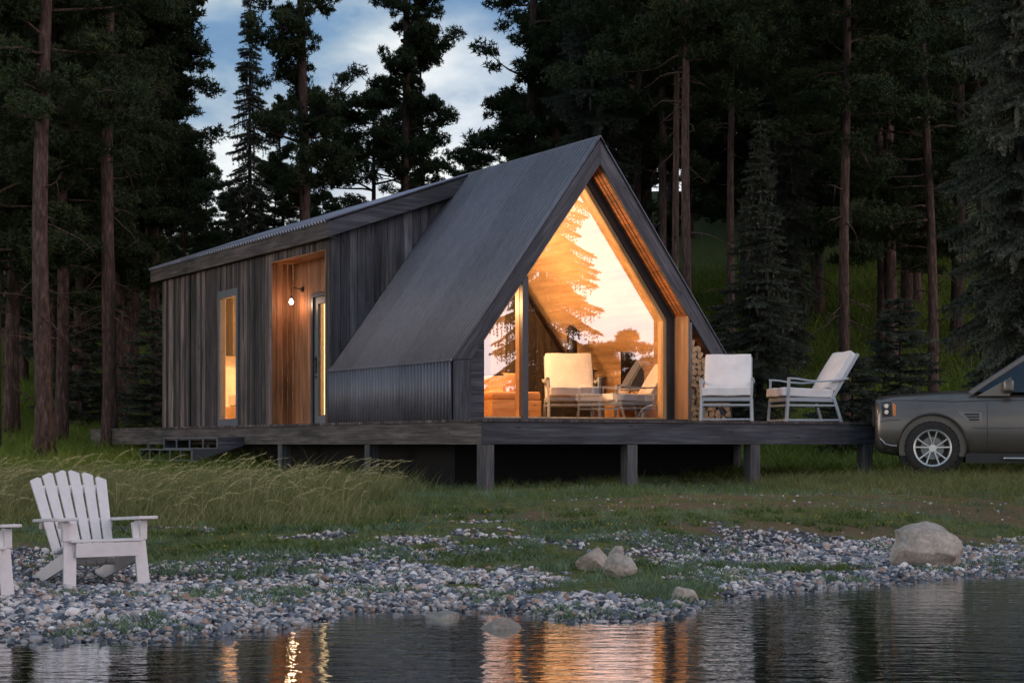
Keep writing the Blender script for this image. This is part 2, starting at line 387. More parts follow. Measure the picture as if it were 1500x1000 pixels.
# ------------------------------------------------------------------ world, sun
SUN_EL, SUN_AZ = R(9), R(-118)          # azimuth measured from +Y towards +X
def make_world():
    w = bpy.data.worlds.new('World'); sc.world = w; w.use_nodes = True; nt = w.node_tree; nt.nodes.clear()
    out = N(nt, 'ShaderNodeOutputWorld')
    sky = N(nt, 'ShaderNodeTexSky'); sky.sky_type = 'NISHITA'; sky.sun_disc = False
    sky.sun_elevation = SUN_EL; sky.sun_rotation = SUN_AZ
    bg = N(nt, 'ShaderNodeBackground'); L(nt, sky.outputs[0], bg.inputs[0]); bg.inputs[1].default_value = .05
    tc = N(nt, 'ShaderNodeTexCoord'); sx = N(nt, 'ShaderNodeSeparateXYZ'); L(nt, tc.outputs['Generated'], sx.inputs[0])
    mp = N(nt, 'ShaderNodeMapping'); mp.inputs['Scale'].default_value = (1, 1, 1.9); mp.inputs['Location'].default_value = (.3, .1, .0)
    L(nt, tc.outputs['Generated'], mp.inputs[0])
    n1 = noise(nt, mp.outputs[0], 7.5, 8, .55, .1)
    n2 = noise(nt, mp.outputs[0], 2.2, 4, .5, .2)
    # blue dusk clouds higher up
    cl = ramp(nt, n1, [(.32, (.12, .25, .48)), (.46, (.22, .37, .58)), (.56, (.44, .56, .68)), (.68, (.95, 1.0, 1.0))])
    # bright pale glow low down, in front of and behind the camera
    el = N(nt, 'ShaderNodeMath', operation='MULTIPLY_ADD'); L(nt, n2, el.inputs[0]); el.inputs[1].default_value = .16; L(nt, sx.outputs[2], el.inputs[2])
    glowf = ramp(nt, el.outputs[0], [(.15, (1, 1, 1)), (.235, (0, 0, 0))])
    glowc = ramp(nt, n1, [(.32, (.7, .72, .78)), (.48, (1.2, 1.1, 1.02)), (.7, (1.1, 1.2, 1.2))])
    c = mixc(nt, glowf, cl, glowc)
    # the evening side of the sky (to the right of and behind the camera): a broad pink white veil of cloud
    dt = N(nt, 'ShaderNodeVectorMath', operation='DOT_PRODUCT'); L(nt, tc.outputs['Generated'], dt.inputs[0]); dt.inputs[1].default_value = (.86, -.46, .2)
    ev = ramp(nt, dt.outputs['Value'], [(.72, (0, 0, 0)), (.93, (1, 1, 1))])
    evc = ramp(nt, n2, [(.3, (2.2, 1.8, 1.85)), (.7, (2.9, 2.45, 2.5))])
    c = mixc(nt, ev, c, evc)
    # two bright breaks in the cloud behind the trees
    for dvec, lo, hi in (((-.038, .98, .17), .9965, .9995), ((-.18, .975, .13), .9985, .9998), ((.16, .975, .16), .992, .9992), ((-.26, .96, .12), .998, .9998)):
        dn = Vector(dvec).normalized(); d2 = N(nt, 'ShaderNodeVectorMath', operation='DOT_PRODUCT'); L(nt, tc.outputs['Generated'], d2.inputs[0]); d2.inputs[1].default_value = dn
        a2 = N(nt, 'ShaderNodeMapRange'); L(nt, d2.outputs['Value'], a2.inputs[0]); a2.inputs[1].default_value = lo; a2.inputs[2].default_value = hi
        a3 = N(nt, 'ShaderNodeMath', operation='MULTIPLY_ADD', use_clamp=True); L(nt, n1, a3.inputs[0]); a3.inputs[1].default_value = 3.0; a3.inputs[2].default_value = -.9
        a4 = N(nt, 'ShaderNodeMath', operation='MULTIPLY', use_clamp=True); L(nt, a2.outputs[0], a4.inputs[0]); L(nt, a3.outputs[0], a4.inputs[1])
        c = mixc(nt, a4.outputs[0], c, (1.25, 1.25, 1.2))
    b2 = N(nt, 'ShaderNodeBackground'); L(nt, c, b2.inputs[0]); b2.inputs[1].default_value = 1.0
    mx = N(nt, 'ShaderNodeMixShader'); mx.inputs[0].default_value = .85
    L(nt, bg.outputs[0], mx.inputs[1]); L(nt, b2.outputs[0], mx.inputs[2]); L(nt, mx.outputs[0], out.inputs[0])
make_world()
sl = bpy.data.lights.new('evening_sun', 'SUN'); sl.energy = .5; sl.angle = R(20); sl.color = (1, .8, .66)
so = bpy.data.objects.new('evening_sun', sl); col.objects.link(so)
dv = Vector((math.sin(SUN_AZ) * math.cos(SUN_EL), math.cos(SUN_AZ) * math.cos(SUN_EL), math.sin(SUN_EL)))
so.rotation_euler = dv.to_track_quat('Z', 'Y').to_euler(); so.location = dv * 100
sc.view_settings.view_transform = 'Standard'; sc.view_settings.look = 'None'; sc.view_settings.gamma = 1
sc.view_settings.exposure = .12
sc.cycles.max_bounces = 8; sc.cycles.transparent_max_bounces = 12; sc.cycles.caustics_reflective = False; sc.cycles.caustics_refractive = False
sc.cycles.sample_clamp_indirect = 4

# ------------------------------------------------------------------ the cabin (local frame: x along the gable, y back along the side, z from the deck top)
ANG = math.atan2(.5021, .8648); DZ = EYE + .321
HO = Vector((-.807, 23.452, DZ))
HM = Matrix.Translation(HO) @ Matrix.Rotation(ANG, 4, 'Z')
HI = HM.inverted()
def H2W(t, s, z=0): return HM @ Vector((t, s, z))
def t_at(xi, s):
    """t of the point seen at image column xi on the plane s"""
    k = (xi - CX) / F; c, sn = math.cos(ANG), math.sin(ANG)
    X0, Y0 = HO.x - sn * s, HO.y + c * s
    return (k * Y0 - X0) / (c - k * sn)
def z_at(yi, t, s):
    p = H2W(t, s); return (HY - yi) / F * p.y + EYE - DZ
house = empty('cabin', HO, ANG, label='dark timber cabin with steep corrugated gable and glowing glass front on the deck', cat='cabin')
GS = .40
W, HW, ZE, ZR = 4.8, 2.4, .84, 4.08
SL = (ZR - ZE) / HW; ZI = ZR - .36
def zi(t): return ZI - SL * abs(t - HW)          # inner slope line
SB = 4.12                                        # rear block starts here
SE = 12.23                                       # rear block ends here

# corrugated sheets
def corrugate(p0, p1, ylo, yhi, nrm, name, pitch=.10, amp=.02, th=.012, mat='steel'):
    """sheet from p0 to p1 (x,z pairs), waves running along y"""
    n = int((yhi - ylo) / pitch * 8) + 1
    ys = np.linspace(ylo, yhi, n); w = amp * np.clip(np.sin(ys / pitch * 2 * math.pi) * 2.0 + .5, -1, 1)
    ks = np.linspace(0, 1, 2); V = []
    for off in (0, -th):
        for k in ks:
            bx = p0[0] + (p1[0] - p0[0]) * k; bz = p0[1] + (p1[1] - p0[1]) * k
            V.append(np.stack([bx + nrm[0] * (w + off), ys, bz + nrm[1] * (w + off)], -1))
    V = np.concatenate(V); i = np.arange(n - 1)
    q = lambda a, b: np.stack([a * n + i, a * n + i + 1, b * n + i + 1, b * n + i], -1)
    Fq = np.concatenate([q(0, 1), q(3, 2), q(2, 0), q(1, 3)])
    return npmesh(name, V, Fq, M[mat], house, smooth=False)
nl = Vector((-(ZR - ZE), HW)).normalized(); nl = (nl[0], nl[1]); nr = (-nl[0], nl[1])
off = .035
corrugate((-.03 - off * .0, 0.005), (-.03, ZE + .01), .0, SB - .01, (-1, 0), 'side_cladding', amp=.028)
corrugate((W + .03, 0.005), (W + .03, ZE + .01), .0, SB - .01, (1, 0), 'side_cladding')
corrugate((-.035, ZE - .005), (HW + nl[0] * .03, ZR + nl[1] * .03 + .01), -.03, SB - .012, nl, 'roof_panel')
corrugate((W + .035, ZE - .005), (HW + nr[0] * .03, ZR + nr[1] * .03 + .01), -.03, SB - .012, nr, 'roof_panel')
cap = MB(); cap.prism([(HW - .09, ZR - .07), (HW, ZR + .065), (HW + .09, ZR - .07), (HW, ZR + .045)], -.03, SE + .3); cap.build('ridge_cap', M['steel'], house)
tr_ = MB(); tr_.bar((-.05, -.03, ZE + .0), (-.05, SB - .01, ZE + .0), .03, .03); tr_.build('eave_flashing', M['steel'], house)

# fascia boards of the front gable
def board(poly, y0, y1, name, mat, par=house, bevel=.006, plane='xz'):
    b = MB(); b.prism(poly, y0, y1, plane=plane); return b.build(name, mat, par, bevel=bevel)
board([(0, 0), (.28, 0), (.28, zi(.28) - .004), (0, ZE - .0)], -.0, .05, 'fascia_board', M['leg_wood'])
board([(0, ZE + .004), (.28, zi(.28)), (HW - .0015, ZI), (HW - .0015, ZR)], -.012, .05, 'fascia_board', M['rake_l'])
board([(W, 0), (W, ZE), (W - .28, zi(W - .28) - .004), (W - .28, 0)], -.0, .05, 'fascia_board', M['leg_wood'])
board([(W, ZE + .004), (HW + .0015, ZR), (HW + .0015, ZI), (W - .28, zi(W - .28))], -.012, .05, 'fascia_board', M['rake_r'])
# lining (soffit and inside ceiling, legs)
def ring(y0, y1, grow, name, mat):
    b = MB(); g = grow
    b.prism([(.02, 0), (.26 , 0), (.26, zi(.28)), (HW, ZI + .004), (HW, ZR - .02), (.02, ZE - .01)], y0, y1)
    b.prism([(W - .02, 0), (W - .02, ZE - .01), (HW, ZR - .02), (HW, ZI + .004), (W - .26, zi(W - .28)), (W - .26, 0)], y0, y1)
    return b.build(name, mat, house)
ring(.052, GS + .1, 0, 'soffit_lining', M['cedar_y']); ring(GS + .101, SB, 0, 'ceiling_lining', M['pine_y'])
# grooves of the lining boards on the right soffit
gr = MB()
for k in range(1, 4):
    yy = .052 + k * .088
    t0, t1 = HW + .05, 3.95
    gr.bar((t0, yy, zi(t0) - .0005), (t1, yy, zi(t1) - .0005), .005, .006)
gr.build('soffit_groove', M['black'], house)

# dark infill left of the glass, jamb panel right of it
b = MB(); b.prism([(.26, 0), (.52, 0), (.52, zi(.52)), (.26, zi(.26))], .06, .10); b.build('infill_panel', M['charred_flat'], house)
b = MB(); b.box((.50, .10, 0), (.52, GS, zi(.52))); b.build('reveal_panel', M['plywood'], house)
TJ = 3.974
b = MB(); b.prism([(TJ, 0), (TJ + .03, 0), (TJ + .03, zi(TJ + .03) - .001), (TJ, zi(TJ) - .001)], .004, GS); b.build('jamb_panel', M['jamb'], house)
b = MB(); b.box((TJ + .031, -.004, 0), (TJ + .07, .04, zi(TJ + .07))); b.build('jamb_trim', M['frame_grey'], house)
b = MB(); b.prism([(TJ + .03, 0), (W - .02, 0), (W - .02, ZE - .02), (W - .28, zi(W - .28)), (TJ + .03, zi(TJ + .03))], .48, .5); b.build('firewood_recess', M['cedar'], house)
# window frames in the gable
def frame_ring(poly_o, poly_i, y0, y1, name, mat, par):
    b = MB(); n = len(poly_o)
    for i in range(n):
        j = (i + 1) % n
        b.prism([poly_o[i], poly_o[j], poly_i[j], poly_i[i]], y0, y1)
    return b.build(name, mat, par)
def opening(ins, t0=.52, t1=TJ):
    a = ins / math.cos(math.atan(SL))           # vertical inset of the slopes
    l, r = t0 + ins, t1 - ins
    return [(l, ins * .45), (r, ins * .45), (r, zi(r) - a), (HW, ZI - a), (l, zi(l) - a)]
glz = MB(); gp = opening(.16); glz.add([(x, GS + .05, z) for x, z in gp], [tuple(range(5))])
gl_o = glz.build('gable_glass', M['glass'], house, recalc=False)
frame_ring(opening(0), opening(.11), GS - .03, GS + .06, 'outer_frame', M['frame_dark'], house)
frame_ring(opening(.111), opening(.175), GS + .0, GS + .14, 'timber_frame', M['pine_in'], house)
TM = t_at(768, GS)
b = MB(); b.box((TM - .05, GS - .04, .0), (TM + .045, GS + .04, zi(TM - .05) - .17)); b.build('mullion', M['frame_dark'], house)
b = MB(); b.box((TM - .05, GS + .055, .0), (TM + .03, GS + .17, zi(TM - .05) - .19)); b.build('mullion_lining', M['pine_in'], house)
b = MB(); b.box((.282, .0, .001), (TJ, GS + .1, .05)); b.build('door_sill', M['frame_dark'], house)

# inside: floor, back wall
b = MB(); b.box((.27, GS + .15, -.02), (W - .27, SB + .0, .012)); b.build('inside_floor', M['pine_x'], house)
b = MB(); b.prism([(.27, .0), (W - .27, .0), (W - .27, zi(W - .27)), (HW, ZI), (.27, zi(.27))], SB - .02, SB + .02); b.build('inner_wall', M['plaster'], house)
b = MB()
x = .3; k = 0
tA, tB = t_at(772, 3.6), t_at(829, 3.6)
n = 13
for k in range(n):
    x0 = .3 + (tB - .3) * k / n; x1 = .3 + (tB - .3) * (k + 1) / n - .012
    zt = lambda t: min(zi(t) - .02, z_at(530, tB, 3.6) + (tB - t) * 1.35)
    b.prism([(x0, .012), (x1, .012), (x1, zt(x1)), (x0, zt(x0))], 3.6, 3.63 + random.random() * .01, tone=random.random())
b.build('partition_boards', M['dark_board'], house)

# rear block roof
rs = (4.08 - 3.2) / (HW + .15); zr = lambda t: 4.08 - rs * abs(t - HW)
nrl = Vector((-rs, 1)).normalized()
corrugate((-.19, zr(-.17) - .005), (HW, 4.12), SB - .28, SE + .42, (nrl[0], nrl[1]), 'rear_roof_panel', pitch=.12, amp=.022, mat='galv')
corrugate((W + .19, zr(-.17) - .005), (HW, 4.12), SB - .28, SE + .42, (-nrl[0], nrl[1]), 'rear_roof_panel', pitch=.12, amp=.022, mat='galv')
b = MB(); b.prism([(-.12, zr(-.12) - .03), (-.12, zr(-.12) - .1), (HW, 3.95), (W + .12, zr(-.12) - .1), (W + .12, zr(-.12) - .03), (HW, 4.045)], SB + .02, SE + .36); b.build('rear_roof_deck', M['fascia_grey'], house)
ze = zr(-.15) - .035
board([(-.15, ze - .0), (-.15, ze - .24), (-.11, ze - .24), (-.11, ze + .0)], SB - .26, SE + .4, 'eave_board', M['fascia_grey'])
board([(W + .11, ze - .0), (W + .11, ze - .24), (W + .15, ze - .24), (W + .15, ze + .0)], SB - .26, SE + .4, 'eave_board', M['fascia_grey'])
for y0, y1 in ((SB - .265, SB - .225), (SE + .365, SE + .405)):
    board([(-.152, ze - .24), (HW - .001, 4.08 - .25), (HW - .001, 4.08), (-.152, ze)], y0, y1, 'rake_board', M['charred_flat'])
    board([(W + .152, ze - .24), (W + .152, ze), (HW + .001, 4.08), (HW + .001, 4.08 - .25)], y0, y1, 'rake_board', M['charred_flat'])
b = MB(); b.prism([(-.11, ze - .235), (-.0, ze - .235), (-.0, ze - .215), (-.11, ze - .215)], SB - .2, SE + .36); b.build('eave_soffit', M['post_wood'], house)
b = MB()
b.prism([(-.1, ze - .225), (HW - .01, 4.08 - .235), (HW - .01, 4.08 - .215), (-.1, ze - .205)], SB - .224, SB + .05)
b.prism([(W + .1, ze - .225), (W + .1, ze - .205), (HW + .01, 4.08 - .215), (HW + .01, 4.08 - .235)], SB - .224, SB + .05); b.build('rake_soffit', M['post_wood'], house)

# rear block walls of uneven upright boards
WIN0, WIN1, WINZ = 8.04, 9.04, 2.475
NI0, NI1, NIZ, NID = 4.25, 6.51, 2.78, .38
ztop = ze - .215
def clad_boards(u0, u1, ztopf, cuts, place, wmin=.09, wmax=.17, z0=0.0):
    b = MB(); u = u0
    r_ = random.Random(int(u0 * 100 + u1))
    edges = sorted([c[0] for c in cuts] + [c[1] for c in cuts])
    while u < u1 - .02:
        w = r_.uniform(wmin, wmax); e = min(u + w, u1)
        for ed in edges:
            if u + .01 < ed < e + .03: e = ed; break
        if u1 - e < .05: e = u1
        th = r_.choice([.02, .026, .032, .04]) + r_.random() * .004
        tone = r_.choice([.15, .3, .42, .5, .58, .72, .95]) + r_.uniform(-.06, .06)
        zb = z0
        for (c0, c1, cz) in cuts:
            if c0 - .005 <= u and e <= c1 + .005: zb = cz
        g = .003
        q = [(u + g, zb), (e - g, zb), (e - g, ztopf(e)), (u + g, ztopf(u))]
        place(b, q, th, tone); u = e
    return b
def place_side(sign, base):
    def f(b, q, th, tone):
        n = len(q); vs = [(base, a, z) for a, z in q] + [(base + sign * th, a, z) for a, z in q]
        b.add(vs, [(0, 1, 2, 3), (7, 6, 5, 4)] + [(i, i + 4, (i + 1) % 4 + 4, (i + 1) % 4) for i in range(4)], tone)
    return f
def place_front(sign, base):
    def f(b, q, th, tone):
        vs = [(a, base, z) for a, z in q] + [(a, base + sign * th, z) for a, z in q]
        b.add(vs, [(0, 1, 2, 3), (7, 6, 5, 4)] + [(i, i + 4, (i + 1) % 4 + 4, (i + 1) % 4) for i in range(4)], tone)
    return f
b = clad_boards(NI1, SE, lambda u: ztop, [(WIN0, WIN1, WINZ)], place_side(-1, -.0)); b.build('wall_boards', M['weathered'], house, bevel=.003, seg=1)
b = clad_boards(SB + .0, NI1, lambda u: ztop, [(NI0, NI1, NIZ)], place_side(-1, -.0)); b.build('wall_boards', M['weathered'], house, bevel=.003, seg=1)
b = clad_boards(.0, HW, lambda u: zr(u) - .24, [], place_front(-1, SB)); b.build('wall_boards', M['charred'], house, bevel=.003, seg=1)
b = clad_boards(HW, W, lambda u: zr(u) - .24, [], place_front(-1, SB)); b.build('wall_boards', M['charred'], house, bevel=.003, seg=1)
b = clad_boards(.0, W, lambda u: zr(u) - .24, [], place_front(1, SE + .002)); b.build('wall_boards', M['weathered'], house)
b = clad_boards(SB, SE, lambda u: ztop, [], place_side(1, W)); b.build('wall_boards', M['weathered'], house)
# inner shell of the rear block (lit rooms)
b = MB()
def slab(b, s0, s1, z0, z1): b.box((.002, s0, z0), (.1, s1, z1))
slab(b, SB + .025, NI0 - .02, 0, ztop); slab(b, NI0 - .02, NI1 + .02, NIZ + .03, ztop); slab(b, NI1 + .022, WIN0, 0, ztop); slab(b, WIN0, WIN1, WINZ, ztop); slab(b, WIN1, SE - .005, 0, ztop)
b.box((.1, SE - .1, 0), (W - .1, SE - .005, ztop)); b.box((W - .1, SB + .1, 0), (W - .005, SE - .005, ztop))
b.box((.1, SB + .025, -.03), (W - .1, SE - .1, .0))
b.box((.1, SB + .025, ztop - .02), (W - .1, SE - .1, ztop))
b.box((.6, 7.0, 0), (W - .1, 7.05, ztop - .02))
b.build('inner_shell', M['plaster'], house)

# niche by the door (cedar boards)
def cedar_run(u0, u1, z0, z1, place, w=.11):
    b = MB(); n = max(1, round((u1 - u0) / w)); w = (u1 - u0) / n
    for k in range(n):
        place(b, [(u0 + k * w + .003, z0), (u0 + (k + 1) * w - .003, z0), (u0 + (k + 1) * w - .003, z1), (u0 + k * w + .003, z1)], .02, random.uniform(.35, .62))
    return b
DS0, DS1, DZT = 4.60, 5.585, 2.13
b = cedar_run(DS1 + .07, NI1, 0, NIZ, place_side(-1, NID)); b.build('niche_boards', M['cedar'], house, bevel=.003, seg=1)
b = cedar_run(NI0, DS1 + .07, DZT + .07, NIZ, place_side(-1, NID)); b.build('niche_boards', M['cedar'], house, bevel=.003, seg=1)
b = cedar_run(NI0 + .02, DS0 - .06, 0, DZT + .07, place_side(-1, NID)); b.build('niche_boards', M['cedar'], house, bevel=.003, seg=1)
b = cedar_run(-.035, NID - .022, 0, NIZ - .022, place_front(-1, NI1 - .0), w=.1); b.build('niche_side', M['cedar'], house, bevel=.003, seg=1)
b = cedar_run(-.035, NID - .022, 0, NIZ - .022, place_front(1, NI0 - .0), w=.1); b.build('niche_side', M['cedar'], house, bevel=.003, seg=1)
b = MB()
for k in range(4): b.box((-.035 + k * .1, NI0, NIZ - .02), (-.038 + (k + 1) * .1, NI1, NIZ), tone=random.uniform(.4, .6))
b.build('niche_soffit', M['cedar_y'], house)
b = MB(); b.box((NID, NI0 - .02, 0), (NID + .02, DS0 - .05, NIZ)); b.box((NID, DS1 + .05, 0), (NID + .02, NI1 + .02, NIZ)); b.box((NID, DS0 - .05, DZT + .05), (NID + .02, DS1 + .05, NIZ)); b.build('niche_backing', M['plaster'], house)
# door
door = empty('door', (0, 0, 0)); door.parent = house;
b = MB(); b.box((NID - .05, DS1 - .0, 0), (NID + .06, DS1 + .065, DZT + .06)); b.box((NID - .05, DS0 - .06, 0), (NID + .06, DS0, DZT + .06)); b.box((NID - .05, DS0, DZT), (NID + .06, DS1, DZT + .06)); b.build('door_frame', M['frame_dark'], door)
b = MB(); b.box((NID - .02, DS1 - .15, .02), (NID + .03, DS1 - .005, DZT - .005)); b.box((NID - .02, DS0 + .005, .02), (NID + .03, DS0 + .15, DZT - .005))
b.box((NID - .02, DS0 + .15, DZT - .12), (NID + .03, DS1 - .15, DZT - .005)); b.box((NID - .02, DS0 + .15, .02), (NID + .03, DS1 - .15, .16)); b.build('door_leaf', M['frame_grey'], door, bevel=.003)
b = MB(); b.box((NID, DS0 + .15, .16), (NID + .008, DS1 - .15, DZT - .12)); b.build('door_glass', M['glass_small'], door)
b = MB(); b.tube([(NID - .02, DS1 - .08, 1.0), (NID - .075, DS1 - .08, 1.0), (NID - .075, DS1 - .2, 1.0)], .011); b.box((NID - .03, DS1 - .105, .86), (NID - .02, DS1 - .055, 1.14)); b.tube([(NID - .02, DS1 - .08, 1.1), (NID - .045, DS1 - .08, 1.1)], .02); b.tube([(NID - .02, DS1 - .08, .8), (NID - .035, DS1 - .08, .8)], .02); b.build('handle', M['black'], door)
b = MB(); b.box((NID + .012, DS0 + .47, .17), (NID + .03, DS0 + .66, DZT - .13)); b.build('light_strip', M['led'], door)
b = MB(); b.box((NID + .3, DS0 - .2, 0), (NID + .33, DS1 + .2, 2.4)); b.build('hall_panel', M['pine_in'], house)
# tall window
wn = empty('window', (0, 0, 0)); wn.parent = house
b = MB(); f0 = -.055
b.box((f0, WIN0 + .004, .004), (.06, WIN0 + .1, WINZ - .003)); b.box((f0, WIN1 - .1, .004), (.06, WIN1 - .004, WINZ - .003)); b.box((f0, WIN0 + .1, WINZ - .14), (.06, WIN1 - .1, WINZ - .003)); b.box((f0, WIN0 + .1, .004), (.06, WIN1 - .1, .14)); b.build('frame', M['frame_grey'], wn, bevel=.003)
b = MB(); b.box((.0, WIN0 + .1, .14), (.008, WIN1 - .1, WINZ - .14)); b.build('pane', M['glass_small'], wn)
b = MB(); b.box((1.17, 11.5, 1.46), (1.75, 11.95, 2.9)); b.build('wardrobe', M['dark_board'], house)
b = MB(); b.box((.95, 9.4, .0), (2.6, 11.3, .42)); b.build('bed_base', M['pine_x'], house, bevel=.01)
b = MB(); b.box((.97, 9.45, .42), (2.58, 11.25, .66)); b.build('bed_mattress', M['canvas'], house, bevel=.04, smooth=True)

# foundation skirting
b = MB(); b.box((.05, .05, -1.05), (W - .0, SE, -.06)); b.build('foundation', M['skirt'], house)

# wall lamp in the niche: arm, cord, bulb
lp_s = 6.05
lamp = empty('wall_lamp', H2W(NID, lp_s, 2.3), ANG, label='small bare bulb wall lamp glowing in the cedar niche beside the door', cat='lamp')
b = MB(); b.tube([(-.02, 0, .0), (-.05, 0, .0)], .045, 12); b.tube([(-.05, 0, 0), (-.2, 0, 0.02), (-.24, 0, .0)], .008); b.build('bracket', M['black'], lamp)
b = MB(); b.tube([(-.24, 0, .0), (-.24, 0, -.12)], .004); b.tube([(-.24, 0, -.12), (-.24, 0, -.17)], .018, 10); b.build('socket', M['black'], lamp)
b = MB(); pr = [(0, .012), (-.02, .02), (-.04, .033), (-.06, .036), (-.08, .028), (-.094, .008)]
b.tube([(-.24, 0, -.17 + z) for z, r in pr], [r for z, r in pr], 14); b.build('bulb', M['bulb'], lamp, smooth=True)
def point(name, loc, e, c=(1, .62, .3), r=.08, par=None):
    l = bpy.data.lights.new(name, 'POINT'); l.energy = e; l.color = c; l.shadow_soft_size = r
    o = bpy.data.objects.new(name, l); col.objects.link(o); o.location = loc
    return o
point('bulb_light', H2W(NID - .24, lp_s, 2.04), 9, (1, .52, .25), .04)
point('room_light', H2W(1.2, 1.35, 1.75), 270, (1, .60, .29), .12)
point('room_light', H2W(1.75, 2.9, 2.2), 205, (1, .60, .30), .2)
point('bedroom_light', H2W(2.4, 9.0, 2.3), 620, (1, .56, .27), .12)
point('hall_light', H2W(.9, 5.0, 2.2), 60, (1, .62, .32), .08)

# ------------------------------------------------------------------ deck
deck = empty('deck', HO, ANG, label='long raised timber deck on square posts running round the cabin', cat='deck')
D0, D1, DB = -.644, 5.92, 15.1
b = MB(); r_ = random.Random(3)
x = D0 - .02
zones = [((D0 - .02, D1 + .02), (-2.02, -.035)), ((D0 - .02, -.06), (-.035, DB)), ((W + .06, D1 + .02), (-.035, 3.0)), ((-.06, W), (SE + .1, DB))]
for (xa, xb), (ya, yb) in zones:
    y = ya
    while y < yb - .02:
        e = min(y + .14, yb); b.box((xa, y, -.035), (xb, e - .006, 0), tone=r_.uniform(.2, .8)); y = e
b.build('deck_boards', M['weathered'], deck)
b = MB(); b.box((D0, -2.0, -.32), (D1, -1.955, -.037)); b.build('front_fascia', M['charred_flat'], deck, bevel=.004)
b = MB(); b.box((D0 - .002, -1.953, -.322), (D0 + .045, DB, -.037)); b.build('side_fascia', M['fascia_grey'], deck, bevel=.004)
b = MB(); b.box((D1 - .045, -1.953, -.32), (D1, 3.0, -.037)); b.build('end_fascia', M['charred_flat'], deck, bevel=.004)
b = MB(); b.box((D0 + .05, DB - .045, -.32), (W, DB, -.037)); b.build('end_fascia', M['charred_flat'], deck, bevel=.004)
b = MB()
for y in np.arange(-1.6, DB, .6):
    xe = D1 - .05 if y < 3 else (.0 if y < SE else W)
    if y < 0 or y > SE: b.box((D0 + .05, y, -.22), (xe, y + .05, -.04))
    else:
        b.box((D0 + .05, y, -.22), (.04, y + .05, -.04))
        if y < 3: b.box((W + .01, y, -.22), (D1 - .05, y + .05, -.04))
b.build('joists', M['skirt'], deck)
def dpost(t, s):
    w = H2W(t + .08, s + .08); g = float(gz(w.x, w.y)) - DZ
    b = MB(); b.box((t, s, g - .25), (t + .165, s + .165, -.323)); return b.build('post', M['post_wood'], deck, bevel=.008)
for xi in (709, 919, 1100, 1266): dpost(D0 + .0 if xi == 709 else t_at(xi, -1.99), -1.99)
for s in (1.35, 4.6, 7.9, 11.2, 14.6): dpost(D0 + .01, s)
for s in (1.2, 2.8): dpost(D1 - .18, s)
# steps at the side of the deck
st = empty('deck_steps', H2W(D0, 6.19, 0), ANG, label='open timber steps with slatted risers leading up to the side of the deck', cat='steps')
b = MB()
for (w0, w1, z0, z1) in ((-.445, -.01, -.25, -.225), (-.89, -.445, -.425, -.40)):
    for k in range(3): b.box((w0 + k * (w1 - w0) / 3 + .004, 0.03, z0), (w0 + (k + 1) * (w1 - w0) / 3 - .004, 2.7, z1))
b.build('tread', M['fascia_grey'], st, bevel=.003)
b = MB(); b.prism([(-.005, -.2), (-.46, -.2), (-.46, -.395), (-.90, -.395), (-.90, -.62), (-.005, -.34)][::-1], 0, .03); b.build('stringer', M['charred_flat'], st)
b = MB(); b.prism([(-.005, -.2), (-.46, -.2), (-.46, -.395), (-.90, -.395), (-.90, -.62), (-.005, -.34)][::-1], 2.7, 2.73); b.build('stringer', M['charred_flat'], st)
b = MB()
for (w, za, zb, n) in ((-.46, -.40, -.2, 4), (-.90, -.6, -.4, 5)):
    b.box((w - .02, 0.0, zb - .02), (w, 2.73, zb)); b.box((w - .02, 0, za), (w, 2.73, za + .018))
    for k in range(n + 1): b.box((w - .02, k * 2.7 / n, za), (w, k * 2.7 / n + .03, zb))
b.build('riser_frame', M['frame_grey'], st)


# ------------------------------------------------------------------ firewood (each log is a thing)
r_ = random.Random(5)
logs = []
def log_mesh(kind):
    b = MB(); n = 3 if kind == 0 else 4
    if kind == 0: pts = [(-.062, -.045), (.06, -.05), (.045, -.01), (.008, .062), (-.03, .03)]
    elif kind == 1: pts = [(-.055, .045), (-.03, -.05), (.0, -.06), (.035, -.045), (.058, .04), (.0, .052)]
    else: pts = [(.055 * math.cos(a) * (1 + .1 * math.sin(3 * a)), .05 * math.sin(a)) for a in [k * math.pi / 5 for k in range(10)]]
    b.prism(pts, -.2, .2)
    return b
row = 0; z = .05; protos = []
for k in range(3):
    o = log_mesh(k).build('firewood_log', M['logwood'], None, bevel=.005, seg=1); protos.append(o)
used = [False] * 3; x0, x1 = TJ + .09, W - .06
while z < 1.24:
    xmax = min(x1, HW + (ZI - z - .06) / SL - .05)
    x = x0 + r_.uniform(-.01, .03)
    while x < xmax:
        k = r_.randrange(3)
        o = protos[k] if not used[k] else protos[k].copy()
        if used[k]: col.objects.link(o)
        used[k] = True
        p = H2W(x, .2 + r_.uniform(-.04, .04), z)
        o.location = p; o.rotation_euler = (0, r_.uniform(-.6, .6) + (math.pi if r_.random() < .3 else 0), ANG)
        tag(o, 'split pale firewood log in the tall stack beside the glass gable', 'firewood log', 'split firewood logs stacked in the recess')
        x += r_.uniform(.098, .116)
    z += .088

